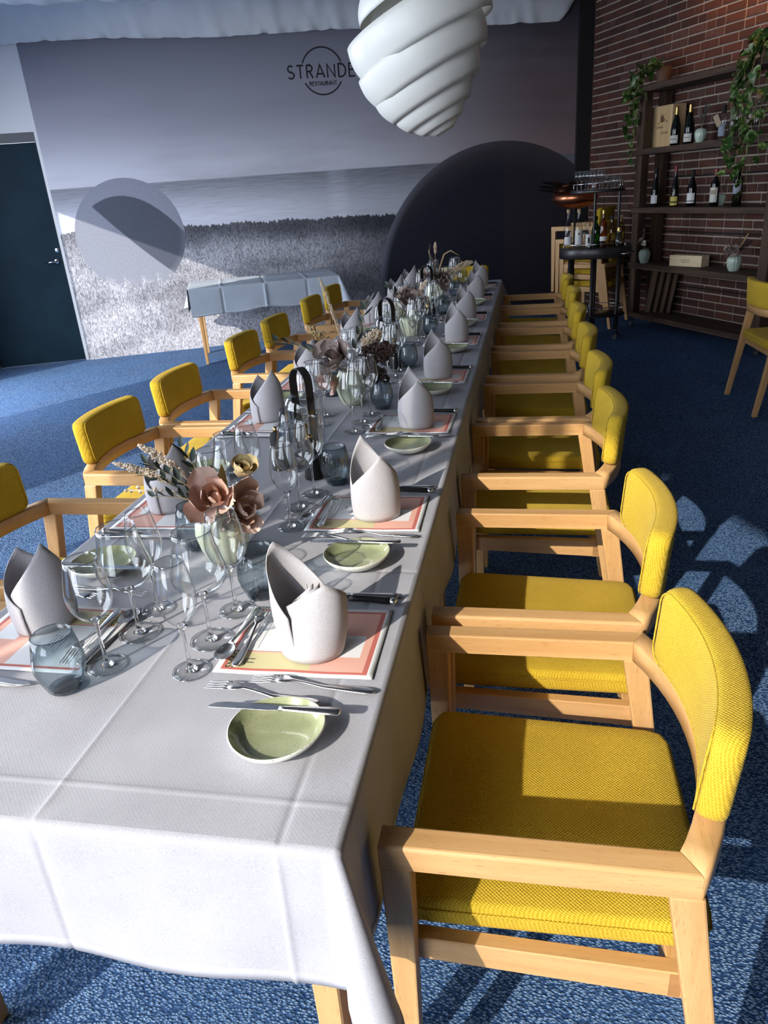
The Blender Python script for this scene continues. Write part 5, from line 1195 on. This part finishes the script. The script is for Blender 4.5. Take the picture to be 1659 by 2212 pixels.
for (z, rx, ry, b) in ((0.905, 0.318, 0.205, 0.868), (1.432, 0.235, 0.152, 1.378), (0.315, 0.285, 0.185, 0.245)):
    ring_rail(rx, ry, z).build('rail', CHROME, cart)
    for a in (20, 100, 160, 205, 262, 330):
        mb = MB(); mb.sweep([(rx * math.cos(R(a)), ry * math.sin(R(a)), b), (rx * math.cos(R(a)), ry * math.sin(R(a)), z)], (0.005, 0.005), 8); mb.build('rail_post', CHROME, cart)
for a in (35, 145, 215, 325, 268, 92):
    x, y = 0.275 * math.cos(R(a)), 0.175 * math.sin(R(a)); mb = MB(); mb.lathe([(0.019, 0.10), (0.017, 0.226), (0.019, 0.776)], 16, (x, y, 0), cap0=True, cap1=True); mb.build('leg', CARTBLACK, cart)
    if a in (35, 145, 215, 325): f_ = obj('caster_fork', CF, cart, (x, y, 0), R(a)); obj('caster_wheel', CW, f_)
    else:
        f_ = obj('caster_fork', CF, cart, (x, y, 0), R(a)); obj('caster_wheel', CW, f_)
for x in (-0.02, 0.20):
    mb = MB(); mb.lathe([(0.013, 0.868), (0.013, 1.353)], 14, (x, 0.02, 0)); mb.build('upright', CARTBLACK, cart)
mb = MB(); mb.sweep([(0.24, -0.21, 0.815), (0.28, -0.235, 0.815), (0.36, -0.19, 0.82), (0.375, -0.12, 0.82), (0.335, -0.08, 0.82)], (0.006, 0.006), 8); mb.build('handle', CHROME, cart)
def CP_(x, y, z): v = Matrix.Rotation(CTR, 3, 'Z') @ Vector((x, y, 0)); return Vector((CT.x + v.x, CT.y + v.y, z))
WHISK = [(0.036, 0), (0.04, 0.005), (0.04, 0.15), (0.034, 0.175), (0.018, 0.20), (0.0145, 0.215), (0.0135, 0.265), (0.015, 0.27)]
TALLC = [(0.036, 0), (0.039, 0.005), (0.039, 0.17), (0.034, 0.205), (0.018, 0.26), (0.0145, 0.29), (0.0135, 0.345), (0.015, 0.352)]
SQ = [(0.030, 0), (0.034, 0.004), (0.034, 0.13), (0.028, 0.15), (0.014, 0.165), (0.0135, 0.20), (0.017, 0.203), (0.017, 0.225)]
DEC = [(0.042, 0), (0.047, 0.006), (0.044, 0.07), (0.03, 0.10), (0.014, 0.12), (0.0135, 0.15), (0.02, 0.153), (0.02, 0.17)]
items = [(-0.255, -0.06, TALLC, BOTTLE_CLEAR, CORK, (0.03, 0.11, PAPER_W, 130), 'tall clear bottle with white label at the left of the trolley'),
         (-0.155, -0.10, TALLC, BOTTLE_CLEAR, CORK, (0.025, 0.165, PAPER_W, 120, [(0.125, 0.145, 22, BROWNINK)]), 'clear bottle with tall white label and crest on the trolley'),
         (-0.062, -0.12, SQ, BOTTLE_CLEAR, CORK, (0.02, 0.125, PAPER_W, 100, [(0.05, 0.10, 26, INK)]), 'short clear bottle with black S on white label on the trolley'),
         (-0.10, 0.06, SQ, BOTTLE_CLEAR, CORK, None, 'short clear bottle behind the labelled ones on the trolley'),
         (-0.005, 0.05, WHISK, BOTTLE_GREEN, MATTE_BLACK, None, 'green bottle at the back of the trolley'),
         (0.070, -0.09, [(r * 0.95, z * 1.22) for r, z in WHISK], BOTTLE_AMBER, FOIL_G, (0.06, 0.10, PAPER_W, 110), 'amber spirit bottle with small white label on the trolley'),
         (0.145, 0.0, WHISK, BOTTLE_TEA, MATTE_BLACK, None, 'pale gold bottle with black stopper on the trolley'),
         (0.215, -0.08, DEC, BOTTLE_CLEAR, FOIL_G, None, 'squat clear decanter with gold stopper on the trolley'),
         (0.225, 0.06, WHISK, BOTTLE_TEA, CORK, None, 'pale gold bottle with cork at the right of the trolley')]
for (x, y, pr, gl, cp, lb, l) in items: make_bottle('spirit_bottle', l, CP_(x, y, 0.8686), pr, gl, cp, lb, 'bottle', 'bottles on the trolley', R(5), capz=(pr[-1][1] - 0.03))
SNIFT = glass_kind('stemmed_glass', 'glass', prof(0.075, 0.165, [(0, 0.0), (0.08, 0.018), (0.3, 0.03), (0.55, 0.034), (1, 0.026)]), 0.0033, 0.165, 0.03)
LOWG = glass_kind('brandy_glass', 'glass', prof(0.03, 0.105, [(0, 0.0), (0.1, 0.022), (0.35, 0.036), (0.6, 0.036), (1, 0.025)]), 0.004, 0.105, 0.028)
gl_s = [(-0.185, -0.03), (-0.145, -0.08), (-0.115, 0.02), (-0.085, -0.055), (-0.045, -0.115), (-0.02, -0.02), (0.02, -0.08), (0.04, 0.03)]
for k, (x, y) in enumerate(gl_s): SNIFT.put(['first', 'second', 'third', 'fourth', 'fifth', 'sixth', 'seventh', 'eighth'][k] + ' stemmed glass from the left on the trolley top', CP_(x, y, 1.3786), 0, 'stemmed glasses on the trolley')
for k, (x, y) in enumerate([(0.085, -0.07), (0.125, 0.0), (0.155, -0.065), (0.185, 0.01)]): LOWG.put(['first', 'second', 'third', 'fourth'][k] + ' low brandy glass from the left on the trolley top', CP_(x, y, 1.3786), 0, 'brandy glasses on the trolley')
# copper leaf lamp behind the trolley
LP = Vector((0.68, 7.72, 0))
lamp = thing('leaf_floor_lamp', 'copper floor lamp with smoked leaf-shaped blades behind the trolley', 'lamp', LP)
mb = MB(); mb.lathe([(0, 0), (0.13, 0), (0.13, 0.015), (0.012, 0.025), (0.011, 1.22), (0, 1.22)], 24); mb.build('lamp_stand', MATTE_BLACK, lamp)
mb = MB(); mb.lathe([(0.0, 1.20), (0.10, 1.21), (0.19, 1.245), (0.235, 1.30), (0.21, 1.36), (0.20, 1.36), (0.223, 1.30), (0.18, 1.255), (0, 1.215)], 40); mb.build('copper_shade', COPPER, lamp)
LM = leaf_mesh('blade', 0.36, 0.15, SMOKEPANEL, 0.10, 0.12, 'petal', 8, 5)
for k in range(9):
    a = R(110 + 20 * k); bl = obj('blade', LM, lamp, (0.02 * math.cos(a), 0.02 * math.sin(a), 1.34 + 0.035 * (k % 3))); aim(bl, (math.cos(a), math.sin(a), 0.06), 0.1)

# warm wall spot near the top right of the bricks
spot('wall_spot', W0 + WD * 3.0 - WN * 0.55 + Vector((0, 0, 3.42)), W0 + WD * 2.75 + Vector((0, 0, 2.2)), 260, (1.0, 0.46, 0.17), 120, 0.9)
